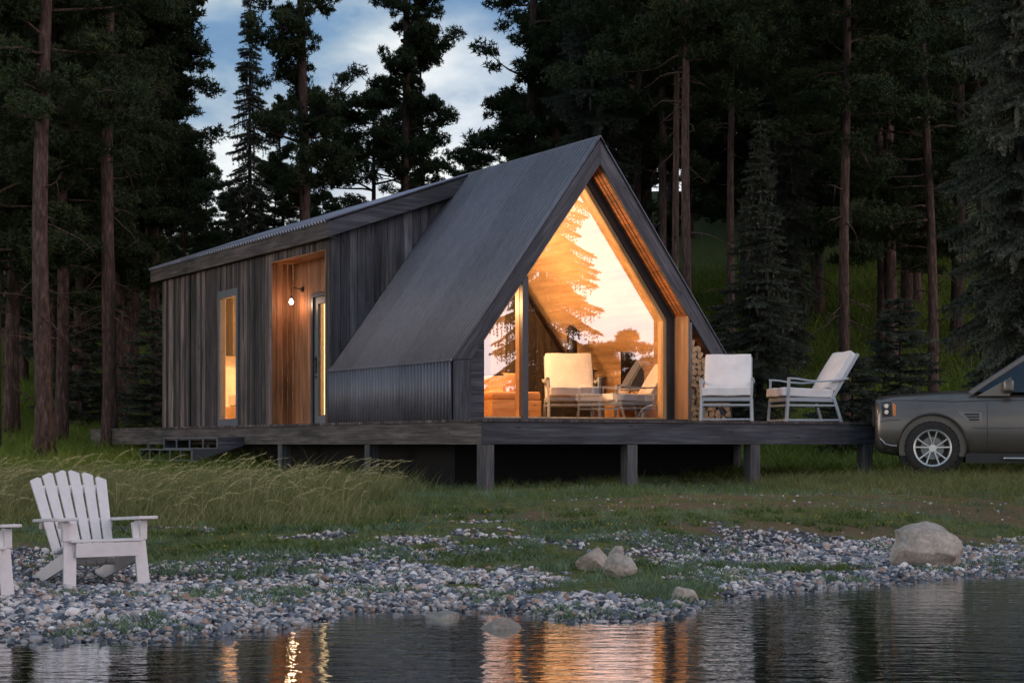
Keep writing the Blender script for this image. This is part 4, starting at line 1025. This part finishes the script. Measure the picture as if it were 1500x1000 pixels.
def pebbles():
    V, Fc = ico(1 + 1); nv = len(V)
    r = np.random.default_rng(21); P = []
    def scatter(n, xa, xb, ya, yb, rad, thr=.5):
        x = r.uniform(xa, xb, n); y = shore(x) + r.uniform(ya, yb, n); g = grav(x, y) if thr else np.ones(n)
        k = (g > r.uniform(0, 1, n) * .9 + .05) & (np.abs(x) < y * .36 + .6) if thr else (np.abs(x) < y * .36 + .6)
        x = x[k]; y = y[k]; n = len(x); s = rad * np.exp(r.normal(0, .36, n)); s = np.clip(s, rad * .4, rad * 2.2)
        P.append(np.stack([x, y, s], -1))
    scatter(84000, -6, 8, -.9, 3.2, .0130); scatter(22000, -5, 5, -4.2, -.6, .022, 0)
    scatter(36000, -6, 8, 2.6, 7.0, .0125)
    scatter(5000, -6, 8, -.9, 3.4, .019)
    # stray bits of stone on the worn paths
    x = r.uniform(-8, 9, 700); y = r.uniform(16, 21, 700); k = fbm(x * .35, y * 1.6, 1.0, 4) > .55; P.append(np.stack([x[k], y[k], r.uniform(.008, .02, k.sum())], -1))
    P = np.concatenate(P); n = len(P); x, y, s = P.T
    z = gz(x, y) + s * r.uniform(-.1, .75, n)
    base = (V[None] * (1 + .16 * r.normal(size=(7, nv, 1)))) # seven shapes
    # soften
    idx = r.integers(0, 7, n); S = base[idx] * np.stack([s * r.uniform(.9, 1.45, n), s * r.uniform(.75, 1.15, n), s * r.uniform(.5, .85, n)], -1)[:, None, :]
    a = r.uniform(0, 2 * math.pi, n); ca, sa = np.cos(a)[:, None], np.sin(a)[:, None]
    tl = r.normal(0, .45, n)[:, None]; ct, st_ = np.cos(tl), np.sin(tl)
    X1 = S[..., 0] * ct + S[..., 2] * st_; Z1 = -S[..., 0] * st_ + S[..., 2] * ct
    X2 = X1 * ca - S[..., 1] * sa; Y2 = X1 * sa + S[..., 1] * ca
    Vv = np.stack([X2 + x[:, None], Y2 + y[:, None], Z1 + z[:, None]], -1).reshape(-1, 3)
    Ff = (Fc[None] + (np.arange(n) * nv)[:, None, None]).reshape(-1, 3)
    tint = np.repeat(r.uniform(0, 1, n), nv)
    wet = np.repeat(np.clip(1 - (z + .01) / .05, 0, 1), nv)
    m, nt, out = newmat('shore_pebbles'); v = coords(nt); n1 = noise(nt, v, 45, 4, .6)
    c = ramp(nt, attr(nt, 'tint'), [(0, (.035, .042, .055)), (.18, (.10, .125, .16)), (.38, (.23, .25, .30)), (.52, (.50, .48, .48)), (.7, (.74, .70, .69)), (.84, (.42, .31, .25)), (.94, (.3, .19, .14)), (1, (.85, .82, .80))])
    c = mixc(nt, .6, c, ramp(nt, n1, [(.35, (.55, .55, .55)), (.65, (1.2, 1.2, 1.2))]), 'MULTIPLY')
    w = attr(nt, 'wet'); c = mixc(nt, w, c, mixc(nt, 1.0, c, (.42, .42, .42), 'MULTIPLY'))
    rr = N(nt, 'ShaderNodeMapRange'); L(nt, w, rr.inputs[0]); rr.inputs[3].default_value = .75; rr.inputs[4].default_value = .3
    pbsdf(nt, out, c, rr.outputs[0], normal=bump(nt, n1, .3, .004), spec=.4)
    tag(npmesh('shore_pebbles', Vv, Ff, m, attrs={'tint': tint, 'wet': wet}, smooth=True), kind='stuff')
    return n
print('pebbles', pebbles())

# ------------------------------------------------------------------ grass
def blades(name, x, y, h, w, lean, bend, mat, tint, seg=3, winddir=None, r=None, zoff=0, zf=None, kind='stuff'):
    n = len(x); a = r.uniform(0, 2 * math.pi, n); fa = r.uniform(0, 2 * math.pi, n)
    if winddir is not None: a = np.where(r.random(n) < .6, r.normal(winddir, .9, n), a)
    dx, dy = np.cos(a), np.sin(a); px, py = np.cos(fa), np.sin(fa)
    z0 = (gz(x, y) if zf is None else zf) - .01 + zoff
    rows = []
    for k in range(seg + 1):
        u = k / seg; hz = h * (u - bend * .35 * u * u * u); off_ = h * (lean * u + bend * u * u)
        ww = w * (1 - u ** 1.6) * .5 + (.0004)
        cx, cy, cz = x + dx * off_, y + dy * off_, z0 + hz
        if k < seg:
            rows.append(np.stack([cx - px * ww, cy - py * ww, cz], -1)); rows.append(np.stack([cx + px * ww, cy + py * ww, cz], -1))
        else: rows.append(np.stack([cx, cy, cz], -1))
    m = len(rows); V = np.stack(rows, 1).reshape(-1, 3); b = (np.arange(n) * m)[:, None]
    q = [b + np.array([[2 * k, 2 * k + 1, 2 * k + 3, 2 * k + 2]]) for k in range(seg - 1)]
    Fs = []
    if q: Fs.append(np.concatenate(q))
    Fs.append(b + np.array([[2 * seg - 2, 2 * seg - 1, 2 * seg]]))
    return tag(npmesh(name, V, Fs, mat, attrs={'tint': np.repeat(tint, m)}), kind=kind)
def inview(x, y, m=.8): return np.abs(x) < y * .305 + m
gr_ = np.random.default_rng(5)
def tufts(n, xa, xb, ya, yb, per, rad, dens=None, r=gr_):
    cx = r.uniform(xa, xb, n); cy = r.uniform(ya, yb, n); k = inview(cx, cy)
    if dens is not None: k &= r.random(n) < dens(cx, cy)
    cx, cy = cx[k], cy[k]; n = len(cx)
    x = (cx[:, None] + r.normal(0, rad, (n, per))).ravel(); y = (cy[:, None] + r.normal(0, rad, (n, per))).ravel()
    return x, y, np.repeat(r.uniform(0, 1, n), per)
def soilmask(x, y): return .8 * sst(.53, .64, fbm(x * .35, y * 1.6, 1.0, 4) - .25 * (np.abs(y - 17.8) > 2.8))
def tallzone(x, y):
    xi = x / y * F + CX
    edge = 570 + (fbm(x, y, .9) - .5) * 420
    return sst(edge + 40, edge - 110, xi) * sst(16.2, 17.4, y + (fbm(x, y, 1.1) - .5) * 1.4) * sst(22.3, 21.2, y)
# low sedge and moss grass between pebbles and deck
def d_short(x, y):
    return np.clip((1 - grav(x, y)) ** 2 * (1 - .93 * soilmask(x, y)) * (.25 + .75 * sst(.40, .58, fbm(x, y, 1.0, 3))), 0, 1) * (y - shore(x) > .35)
x, y, tt = tufts(15000, -7.5, 8.5, 10, 24.5, 13, .05, d_short); r = gr_
blades('short_grass', x, y, .045 * np.exp(r.normal(0, .35, len(x))) * (1 + .9 * fbm(x, y, .9)), .0055, .25, .4, M['bluegrass'], np.clip(tt * .7 + .15 + (fbm(x, y, .7) - .5) * 1.6, 0, 1), seg=2, r=r)
x, y, tt = tufts(11000, -7.5, 8.5, 13, 26.5, 12, .07, lambda x, y: d_short(x, y) * sst(.42, .6, fbm(x + 9, y * 1.3, .7, 3)))
blades('meadow_grass', x, y, .085 * np.exp(r.normal(0, .35, len(x))), .007, .25, .5, M['grass'], np.clip(tt * .6 + .2, 0, 1), seg=2, r=r)
# tall wind-bent grass on the left
x, y, tt = tufts(9000, -8, 1, 14.8, 22.4, 14, .10, tallzone)
hh = (.17 + .16 * fbm(x, y, .8)) * np.exp(r.normal(0, .25, len(x))) * (.30 + .70 * sst(16.2, 18.8, y + (fbm(x, y, 1.1) - .5) * 1.4))
blades('tall_grass', x, y, hh * 1.15, .0075, .3, .4, M['tallgrass'], np.clip(tt * .5 + .1 + r.uniform(0, .25, len(x)), 0, 1), seg=3, winddir=.3, r=r)
# darker leafy weeds along the front of the tall grass
x, y, tt = tufts(2600, -8, 7, 14.2, 18.5, 26, .05, lambda x, y: sst(.50, .6, fbm(x * .8, y * 1.6, 1.2, 3)) * (grav(x, y) < .15) * np.where(x < 0, .9, .35))
blades('low_weeds', x, y, r.uniform(.03, .10, len(x)), .022, .5, .35, M['grass'], np.clip(tt * .35 + r.uniform(0, .2, len(x)), 0, 1), seg=2, r=r)
# weeds creeping between the pebbles
x, y, tt = tufts(9000, -7, 8, 9.6, 17, 16, .035, lambda x, y: sst(.5, .66, fbm(x, y * 1.3, 1.5, 3)) * (y - shore(x) > .15) * .8)
blades('shore_weeds', x, y, r.uniform(.02, .065, len(x)), .010, .45, .3, M['bluegrass'], np.clip(tt * .8 + r.uniform(0, .2, len(x)), 0, 1), seg=2, r=r, zoff=.02)
# feathery seed heads
def plumes():
    n = 700; x = r.uniform(-8, 1, n); y = r.uniform(16.8, 22, n); k = inview(x, y, .3) & (r.random(n) < tallzone(x, y)); x, y = x[k], y[k]; n = len(x)
    VV = []; FF = []; TT = []; b0 = 0
    g0 = gz(x, y)
    for i in range(n):
        H = random.uniform(.3, .68); lean = random.uniform(.15, .5); wd = random.gauss(.3, 1.0); dx, dy = math.cos(wd), math.sin(wd)
        pts = []
        for k in range(8):
            u = k / 7; o_ = H * (lean * u * u * .9); zz = H * (u - .35 * lean * u ** 3)
            if k > 4: o_ += .05 * (k - 4) * (1 + lean) ; zz -= .012 * (k - 4) ** 2
            pts.append(np.array([x[i] + dx * o_, y[i] + dy * o_, g0[i] + zz]))
        for k in range(7):
            p, q = pts[k], pts[k + 1]; w = .0022
            VV += [p - [w, 0, 0], p + [w, 0, 0], q + [w, 0, 0], q - [w, 0, 0]]; FF.append([b0, b0 + 1, b0 + 2, b0 + 3]); TT += [.8] * 4; b0 += 4
        for k in range(22):
            u = random.uniform(4.2, 7) ; k0 = min(int(u), 6); p = pts[k0] + (pts[k0 + 1] - pts[k0]) * (u - k0)
            d = (pts[7] - pts[4]); d = d / np.linalg.norm(d) * .035 + np.random.normal(0, .008, 3); s_ = np.array([random.uniform(-.003, .003), random.uniform(-.003, .003), .003])
            VV += [p - s_, p + s_, p + d + s_ * .3, p + d - s_ * .3]; FF.append([b0, b0 + 1, b0 + 2, b0 + 3]); TT += [random.uniform(.8, 1)] * 4; b0 += 4
    tag(npmesh('grass_plumes', np.array(VV), np.array(FF), M['tallgrass'], attrs={'tint': TT}), kind='stuff')
plumes()
# long grass round the car and on the rise behind the cabin
def d_right(x, y): return sst(.9, 3.2, x - 1.5 - (23 - y) * .25) * sst(19.5, 22.5, y) * (.45 + .65 * fbm(x, y, .9))
x, y, tt = tufts(3600, 1, 10, 19.5, 24.2, 14, .09, d_right)
blades('long_grass', x, y, (.12 + .03 * sst(4.6, 5.6, x) * sst(22.8, 23.8, y)) * np.exp(r.normal(0, .35, len(x))), .007, .25, .55, M['tallgrass'], np.clip(tt * .5 + r.uniform(0, .2, len(x)), 0, 1), seg=3, r=r)
x, y, tt = tufts(15000, -16, 16, 24.5, 46, 13, .16, lambda x, y: np.where((y < 30) & (x > -4) & (x < 3.2), .15, 1) * (.5 + .5 * sst(.4, .6, fbm(x, y, .4))))
blades('hill_grass', x, y, .26 * np.exp(r.normal(0, .35, len(x))) * (.45 + .55 * sst(25, 30, y)), .014, .25, .5, M['hillgrass'], np.clip(tt * .5 + .5 * fbm(x, y, .3) + r.uniform(-.1, .15, len(x)), 0, 1), seg=2, r=r)
x, y, tt = tufts(13000, -22, 24, 44, 72, 10, .3, None)
blades('hill_grass', x, y, .42 * np.exp(r.normal(0, .35, len(x))), .03, .25, .5, M['hillgrass'], np.clip(tt * .5 + .3 * fbm(x, y, .3), 0, 1), seg=2, r=r)
# small yellow flowers
n = 1500; x = r.uniform(-5, 7, n); y = r.uniform(14.5, 23, n); k = inview(x, y) & (fbm(x, y, 1.3, 3) > .56) & (grav(x, y) < .2); x, y = x[k], y[k]
blades('yellow_flowers', x, y, r.uniform(.03, .05, len(x)) * .35, .018, .3, .1, M['flower'], r.uniform(0, 1, len(x)), seg=1, r=r, zoff=r.uniform(.03, .10, len(x)))
#__PART3__
# ------------------------------------------------------------------ trees
tr = np.random.default_rng(99)
def tri_tufts(C, K, ln, w, r, up=.25, dirs=None, spread=1.0, drop=0.0):
    """K flat needle bundles radiating from each centre; returns V,F,tint-per-tuft index"""
    n = len(C)
    D = r.normal(size=(n, K, 3)) * spread
    if dirs is not None: D += dirs[:, None, :]
    D[..., 2] += up
    D /= np.linalg.norm(D, axis=-1, keepdims=True)
    S = r.normal(size=(n, K, 3)); S -= (S * D).sum(-1, keepdims=True) * D; S /= np.linalg.norm(S, axis=-1, keepdims=True)
    Ln = ln * r.uniform(.6, 1.25, (n, K, 1))
    A = C[:, None, :] - S * w * .5 + D * Ln * .1; B = C[:, None, :] + S * w * .5 + D * Ln * .1; T_ = C[:, None, :] + D * Ln
    T_[..., 2] -= drop
    V = np.stack([A, B, T_], 2).reshape(-1, 3)
    return V, np.arange(len(V)).reshape(-1, 3)
def limb_tubes(limbs, n=5):
    b = MB()
    for pts, rads in limbs: b.tube(pts, rads, n)
    return b
def make_pine_mesh(seed, H, c0, R0, dens=1.0, trunk_r=.17, dead=6, psc=1.0):
    r = np.random.default_rng(seed); rr = random.Random(seed)
    limbs = []; cent = []; tn = []
    lean = r.normal(0, .012, 2)
    def axis(z): return np.array([lean[0] * z + .06 * math.sin(z * .5 + seed), lean[1] * z + .06 * math.cos(z * .43 + seed), z])
    zs = np.linspace(0, H, 26); tr_pts = [axis(z) for z in zs]
    rad = [trunk_r * (1.0 + .35 * math.exp(-z * 1.6)) * (1 - .8 * (z / H) ** 1.4) * (1 + .05 * rr.uniform(-1, 1)) for z in zs]
    t = MB(); t.tube(tr_pts, rad, 12)
    nb = int((H - c0) * 5.2)
    for i in range(nb):
        u = (i + rr.random()) / nb; z = c0 + (H - c0) * u
        L_ = R0 * (math.sin(math.pi * min(1, (u * .88 + .12)) ** .75) ** .6) * rr.uniform(.55, 1.15) + .25
        az = rr.uniform(0, 2 * math.pi); rise = rr.uniform(-.15, .5) + u * .3
        p0 = axis(z); pts = [p0]; d = np.array([math.cos(az), math.sin(az), rise * .6])
        m = 6
        for k in range(m):
            d = d + np.array([rr.gauss(0, .22), rr.gauss(0, .22), rr.gauss(0, .12) + (.06 if k > 2 else -.04)]); d = d / np.linalg.norm(d)
            pts.append(pts[-1] + d * L_ / m)
        limbs.append((pts, [.045 * (1 - k / (m + 1)) * (.4 + .6 * L_ / R0) for k in range(m + 1)]))
        for k in range(2, m + 1):
            npf = 1 if k < m else 2
            for q in range(npf):
                c = pts[k] + np.array([rr.gauss(0, .28), rr.gauss(0, .28), rr.gauss(.1, .12)]) * (L_ / R0 + .3) * psc
                pr = rr.uniform(.30, .58) * (.75 + .25 * k / m) * psc
                nt_ = int(75 * dens * (pr / .45 / psc) ** 2 * psc)
                q3 = r.normal(size=(nt_, 3)); q3 /= np.linalg.norm(q3, axis=1, keepdims=True); q3 *= (r.random((nt_, 1)) ** .45)
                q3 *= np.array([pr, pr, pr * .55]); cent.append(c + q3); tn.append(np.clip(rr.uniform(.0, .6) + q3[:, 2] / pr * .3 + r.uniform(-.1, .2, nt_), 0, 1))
            limbs.append(([pts[k], pts[k] + (c - pts[k]) * .8], [.014, .006]))
    for i in range(dead):
        z = rr.uniform(c0 * .35, c0 * 1.05); az = rr.uniform(0, 2 * math.pi); d = np.array([math.cos(az), math.sin(az), rr.uniform(-.1, .35)]); pts = [axis(z)]; L_ = rr.uniform(.5, 1.9)
        for k in range(5):
            d = d + np.array([rr.gauss(0, .25), rr.gauss(0, .25), rr.gauss(-.1, .15)]); d = d / np.linalg.norm(d); pts.append(pts[-1] + d * L_ / 5)
        limbs.append((pts, [.028 * (1 - k / 6) for k in range(6)]))
        for q in range(2): 
            k = rr.randrange(2, 5); limbs.append(([pts[k], pts[k] + np.array([rr.gauss(0, .3), rr.gauss(0, .3), rr.gauss(0, .2)])], [.012, .004]))
    C = np.concatenate(cent); T_ = np.concatenate(tn); K = 8
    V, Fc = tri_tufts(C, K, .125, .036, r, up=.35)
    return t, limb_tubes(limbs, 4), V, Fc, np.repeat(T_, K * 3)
def make_spruce_mesh(seed, H, c0, R0, step=.30, dens=1.0, droop=.5, trunk_r=.16, strands=0, pw=.85, ln=.13, wd=.032, K=7):
    r = np.random.default_rng(seed); rr = random.Random(seed)
    t = MB(); zs = np.linspace(0, H, 22)
    t.tube([(0, 0, z) for z in zs], [max(.008, trunk_r * (1.0 + .3 * math.exp(-z * 2)) * (1 - z / H) ** .9) for z in zs], 10)
    limbs = []; cent = []; dirs = []; tn = []
    z = c0
    while z < H - .15:
        u = (z - c0) / (H - c0); nb = rr.choice([4, 5, 6]) if u < .9 else 3
        a0 = rr.uniform(0, 6.28)
        for i in range(nb):
            L_ = (R0 * (1 - u) ** pw * rr.uniform(.6, 1.12) + .12) * (1 if u > .12 else .55 + u * 3.7)
            az = a0 + i * 6.283 / nb + rr.uniform(-.35, .35); ca, sa = math.cos(az), math.sin(az)
            dr = droop * rr.uniform(.7, 1.25) * (1 - .45 * u); m = 9; pts = []
            zz = z + rr.uniform(-.12, .12)
            for k in range(m + 1):
                v = k / m; pts.append(np.array([ca * L_ * v * (1 - .1 * dr * v), sa * L_ * v * (1 - .1 * dr * v), zz + L_ * (.12 * v - dr * v ** 1.5 + .24 * dr * v ** 4)]))
            limbs.append((pts, [.024 * (1 - k / (m + .5)) * (.3 + L_ / R0) + .002 for k in range(m + 1)]))
            tone = rr.uniform(.0, .55)
            P = np.array(pts)
            nt_ = max(5, int(L_ * 13 * dens)); side = np.array([-sa, ca, 0])
            for j in range(nt_):
                v = .12 + .88 * (j + rr.random()) / nt_; f = v * m; k = min(int(f), m - 1); p = P[k] + (P[k + 1] - P[k]) * (f - k); ax = P[k + 1] - P[k]; ax = ax / np.linalg.norm(ax)
                for sg in (-1, 1):
                    tl = L_ * .30 * (1.12 - v) * rr.uniform(.6, 1.2) + .06
                    d = ax * .75 + side * sg * .8 + np.array([0, 0, -.18 - strands * .25 * rr.random()]); d = d / np.linalg.norm(d)
                    nn = max(2, int(tl / .075)); s_ = np.linspace(.05, 1, nn)[:, None]
                    c = p + d * tl * s_ + np.array([0, 0, -.35]) * (tl * s_) ** 2
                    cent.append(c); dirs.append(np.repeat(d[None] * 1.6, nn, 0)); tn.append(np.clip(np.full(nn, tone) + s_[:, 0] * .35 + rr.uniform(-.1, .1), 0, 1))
                if strands and rr.random() < strands:
                    sl_ = rr.uniform(.15, .5) * (.4 + .6 * math.sin(math.pi * v)); nn = max(2, int(sl_ / .06)); s_ = np.linspace(0, 1, nn)[:, None]
                    c = p + np.array([rr.gauss(0, .04), rr.gauss(0, .04), -1]) * sl_ * s_; cent.append(c); dirs.append(np.tile([0, 0, -2.4], (nn, 1))); tn.append(np.clip(tone + .1 + s_[:, 0] * .4, 0, 1))
        z += step * rr.uniform(.75, 1.25) * (1 - .35 * u)
    C = np.concatenate(cent); D = np.concatenate(dirs); T_ = np.concatenate(tn)
    V, Fc = tri_tufts(C, K, ln, wd, r, up=-.05, dirs=D, spread=.62)
    return t, limb_tubes(limbs, 4), V, Fc, np.repeat(T_, K * 3)
HIDE = []
def proto(name, data, bark, leaf):
    t, lm, V, Fc, T_ = data
    t.add(lm.v, lm.f)
    root = bpy.data.objects.new(name, None)
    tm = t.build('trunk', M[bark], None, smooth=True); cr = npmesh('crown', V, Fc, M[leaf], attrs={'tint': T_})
    for o in (tm, cr): col.objects.unlink(o)
    return (name, tm, cr)
def plant(pr, xi, Z, label=None, group=None, s=1.0, sz=None, rz=None, dz=-.05, cat='tree', name=None, tilt=0, world=None, thick=None):
    if world is not None: x, y = world
    else: x, y = PX(xi, Z), Z
    e = empty(name or pr[0], (x, y, float(gz(x, y)) + dz), random.uniform(0, 6.28) if rz is None else rz, 1, label, cat, group)
    e.scale = (s, s, sz or s); e.rotation_euler[1] = tilt
    for o in pr[1:]:
        c = o.copy(); col.objects.link(c); c.parent = e
        if thick and o is pr[1]: c.scale = (thick, thick, 1)
    return e
pines = [proto('pine_tree', make_pine_mesh(s, H, c0, R0, dens, tr_, dead, ps), 'bark_red', 'needle') for s, H, c0, R0, dens, tr_, dead, ps in
         ((1, 17, 6.0, 2.3, 1.0, .17, 9, 1), (2, 18, 7.5, 2.0, 1.0, .18, 12, 1), (3, 16, 4.2, 2.5, 1.1, .16, 8, 1), (4, 19, 9.0, 2.1, 1.0, .19, 14, 1), (5, 15, 3.0, 2.7, 1.15, .17, 5, 1), (6, 17, 5.6, 1.15, 1.0, .16, 14, .72), (7, 16, 3.6, 1.35, 1.1, .15, 8, .78))]
bush = proto('bushy_pine', make_pine_mesh(8, 8.5, 1.2, 2.6, 1.2, .12, 2), 'bark_red', 'needle')
spire = proto('spruce_tree', make_spruce_mesh(11, 13, 1.2, 2.1, .30, .9, .55, .15, .25, pw=1.0), 'bark_grey', 'spruce')
needle_spire = proto('spruce_tree', make_spruce_mesh(17, 12.8, 1.2, 1.15, .27, 1.7, .75, .12, .3, pw=.95, ln=.09, wd=.024), 'bark_grey', 'spruce')
fat = proto('spruce_tree', make_spruce_mesh(12, 17, 1.6, 3.1, .34, 1.0, .42, .17, .35, pw=.75), 'bark_grey', 'spruce')
drape = proto('spruce_tree', make_spruce_mesh(13, 14, 1.2, 1.55, .30, 2.6, .75, .15, .8, pw=.4, ln=.075, wd=.02, K=8), 'bark_grey', 'spruce')
young = proto('young_spruce', make_spruce_mesh(14, 3.2, .15, 1.15, .16, 1.6, .12, .04, 0, pw=.9, ln=.09, wd=.022), 'bark_grey', 'spruce')
young2 = proto('young_spruce', make_spruce_mesh(15, 2.4, .1, 1.1, .15, 1.7, .05, .04, 0, pw=.8, ln=.09, wd=.022), 'bark_grey', 'spruce')

P_ = pines
# --- left of the cabin
plant(P_[1], 62, 31, 'tall pine with the thickest trunk, first bare trunk left of the deck end', s=.80, thick=1.15, rz=.3)
plant(P_[0], 92, 37, 'slim pine trunk just right of the thick left trunk', s=.8, rz=2)
plant(P_[1], 157, 35, 'straight pine whose pinkish bare trunk rises behind the far end of the deck', s=.66, sz=.9, rz=1, thick=1.25)
plant(P_[5], 228, 43, 'pine with slender trunk rising just left of the cabin corner', s=.85, rz=4)
plant(P_[5], 195, 48, 'thin dark pine between the deck end and the cabin corner', s=.85, rz=5, thick=.8)
plant(P_[4], 20, 40, 'low branched pine at the left edge of the view', s=1.0, rz=1.3)
plant(P_[2], -15, 34, 'pine with crown hanging into the top left corner', s=.9, rz=2.3)
plant(P_[4], 120, 44, 'dense pine filling the gap behind the two left trunks', s=1.05, rz=.7)
plant(P_[4], 118, 52, 'dense pine behind the straight pink trunk', s=1.0, rz=3.7)
plant(P_[6], 193, 46, 'full crowned pine edging the left side of the sky gap', s=1.05, rz=2.2)
plant(P_[6], 175, 42, 'broad pine crown left of the sky gap, above the deck end', s=1.0, rz=5.1)
plant(bush, 270, 62, 'low bushy pine behind the roof, left of the spire-topped spruce', s=.85, cat='tree', rz=1)
plant(fat, 105, 50, 'drooping grey spruce between the left trunks', s=.8)
plant(needle_spire, 366, 47, 'narrow spire-topped spruce standing alone against the blue sky', s=.9, sz=.9, rz=1)
# --- behind the roof
plant(P_[5], 446, 40, 'pine with the reddish trunk rising straight from behind the low roof', s=.74, sz=.95, rz=.9, thick=1.3)
plant(P_[5], 418, 55, 'dark pine between the spire-topped spruce and the reddish trunk', s=.45, sz=.5, rz=2.0)
plant(P_[5], 597, 50, 'full pine with dark trunk in the middle of the bright sky gap', s=.86, sz=.98, rz=3.3)
plant(P_[5], 622, 55, 'slim pine close beside the dark trunked pine above the roof', s=.42, sz=.7, rz=1.4, thick=1.2)
plant(bush, 540, 62, 'round topped pine low behind the roof between the two tall pines', s=1.08, rz=2)
plant(P_[5], 776, 44, 'dense pine crown directly left of the gable peak', s=1.0, rz=4)
plant(P_[6], 812, 52, 'dark pine crown behind the gable peak', s=1.1, rz=2.6)
plant(drape, 868, 42, 'grey green spruce behind the gable peak', s=.95)
plant(P_[4], 940, 56, 'dense pine between the gable peak and the twin trunks', s=1.2, rz=.4)
# --- right of the gable
plant(P_[3], 1004, 33.5, 'thickest pine of the right side, its pink trunk rising behind the gable slope', s=.85, thick=.62, rz=3)
plant(P_[3], 991, 35, 'twin pine trunk close against the left of the thickest right pine', s=.85, thick=.5, rz=1)
plant(P_[1], 971, 42, 'thin pine trunk left of the twin trunks', s=.9, thick=.75, rz=4)
plant(P_[3], 1071, 40, 'pine with orange trunk and dead side branches right of the twin trunks', s=.88, thick=.6, rz=2)
plant(spire, 1113, 36, 'drooping grey spruce hanging down behind the two deck chairs', s=.62, sz=.54, rz=1)
plant(needle_spire, 1150, 44, 'dark narrow spruce behind the drooping grey spruce', s=1.0)
plant(P_[1], 1240, 38, 'pine with reddish trunk rising from the grass left of the car', s=.88, thick=.78, rz=5)
plant(P_[3], 1303, 47, 'dim pine trunk above the car bonnet', s=1.0, rz=2)
plant(P_[2], 1368, 42, 'pine trunk standing in grass above the car windscreen', s=.95, thick=.85, rz=3)
plant(P_[3], 1405, 50, 'far pine trunk right of the trunk above the car', s=1.0)
plant(drape, 1495, 26.8, 'large drooping grey spruce at the right edge in front of the forest', s=.85, rz=.6)
plant(P_[1], 1515, 30, 'pine trunk cut by the right edge behind the large spruce', s=.9)
plant(P_[4], 1330, 54, 'olive crowned pine high above the car', s=1.1)
plant(P_[4], 1200, 55, 'dense pine high between the orange trunk and reddish trunk', s=1.15)
plant(young, 1318, 33, 'largest young spruce growing in the grass above the car bonnet', s=1.0, cat='young tree')
plant(young2, 1248, 31, 'young bushy spruce just right of the side-turned deck chair', s=.85, cat='young tree')
#plant(young2, 1185, 40, 'small young spruce behind the side-turned deck chair back', s=.9, cat='young tree')
#plant(young, 1275, 39, 'young spruce behind the reddish trunk on the grass rise', s=.95, cat='young tree')
#plant(young2, 1400, 36, 'young spruce behind the car windscreen', s=1.1, cat='young tree')
plant(young, 1062, 38, 'young spruce half hidden behind the gable foot', s=1.0, cat='young tree')
plant(young, 225, 40, 'young spruce beside the far corner of the cabin', s=1.0, cat='young tree')
plant(young2, 120, 42, 'small young spruce among the left trunks', s=1.1, cat='young tree')

# --- rows of forest behind, each tree its own
def gapok(xi, Z):
    """keep the bright sky gap over the roof open"""
    return not (235 < xi < 722)
k = 0
for Z, dx, s0 in ((50, 2.6, .98), (58, 2.7, 1.1), (67, 2.8, 1.15), (78, 3.2, 1.2), (92, 3.6, 1.35)):
    half = Z * .31 + 2; x = -half + (k * .9) % 2
    while x < half:
        xx = x + random.uniform(-.9, .9); yy = Z + random.uniform(-2.5, 2.5); xi = xx / yy * F + CX
        pr = random.choice([P_[0], P_[2], P_[4], P_[4], P_[2], fat, fat] if Z > 60 else [P_[0], P_[2], P_[4], P_[2]])
        if 1020 < xi < 1270 and random.random() < .33 or 60 < xi < 260 and random.random() < .3: x += dx; continue
        rp = {P_[0]: 3.2, P_[2]: 3.4, P_[4]: 3.7, fat: 3.1}[pr] * s0 * F / yy
        if xi + rp < 290 or xi - rp > 712:
            plant(pr, 0, 0, 'dark conifer crowded among others in the forest rows behind the cabin', 'conifers in the forest behind', s=s0 * random.uniform(.85, 1.1), world=(xx, yy), name='forest_conifer')
        x += dx; k += 1
# --- wooded ridge along the foot of the gap, and trees mirrored in the gable glass
for xi, Z, s in ((250, 75, .7), (300, 84, .55), (345, 80, .5), (400, 82, .6), (470, 78, .5), (690, 80, .6), (1015, 84, .8), (1055, 88, .9), (1090, 82, .85), (1130, 86, .9), (1170, 84, .8), (1210, 88, .95), (1255, 84, .85)):
    plant(bush, xi, Z, 'low far pine showing just over the cabin roof line', 'low far pines over the roof line', s=s, name='far_pine')
def mirror_spot(xi, yi, s, dist):
    """where to stand a tree so that the gable glass mirrors it at this picture column"""
    t = t_at(xi, s); p = H2W(t, s); d = Vector((p.x, p.y, 0)).normalized(); n_ = Vector((.5021, -.8648, 0))
    rdir = d - 2 * d.dot(n_) * n_; q = p + rdir * dist; return q
q = mirror_spot(795, 400, .45, 17); plant(drape, 0, 0, 'large spruce beyond the right side, mirrored in the gable glass', s=1.0, world=(q.x, q.y), rz=1.9)
for xi, dd, s in ((905, 38, .75), (880, 42, .7), (850, 40, .72), (925, 44, .62)):
    q = mirror_spot(xi, 400, .45, dd); plant(bush, 0, 0, 'round crowned tree on the right shore, mirrored low in the gable glass', 'trees on the right shore', s=s, world=(q.x, q.y), name='shore_tree')
for xi in range(700, 1000, 14):
    q = mirror_spot(xi, 400, .45, 66 + random.uniform(-6, 6)); plant(bush, 0, 0, 'round crowned tree on the right shore, mirrored low in the gable glass', 'trees on the right shore', s=random.uniform(.5, .75), world=(q.x, q.y), name='shore_tree')
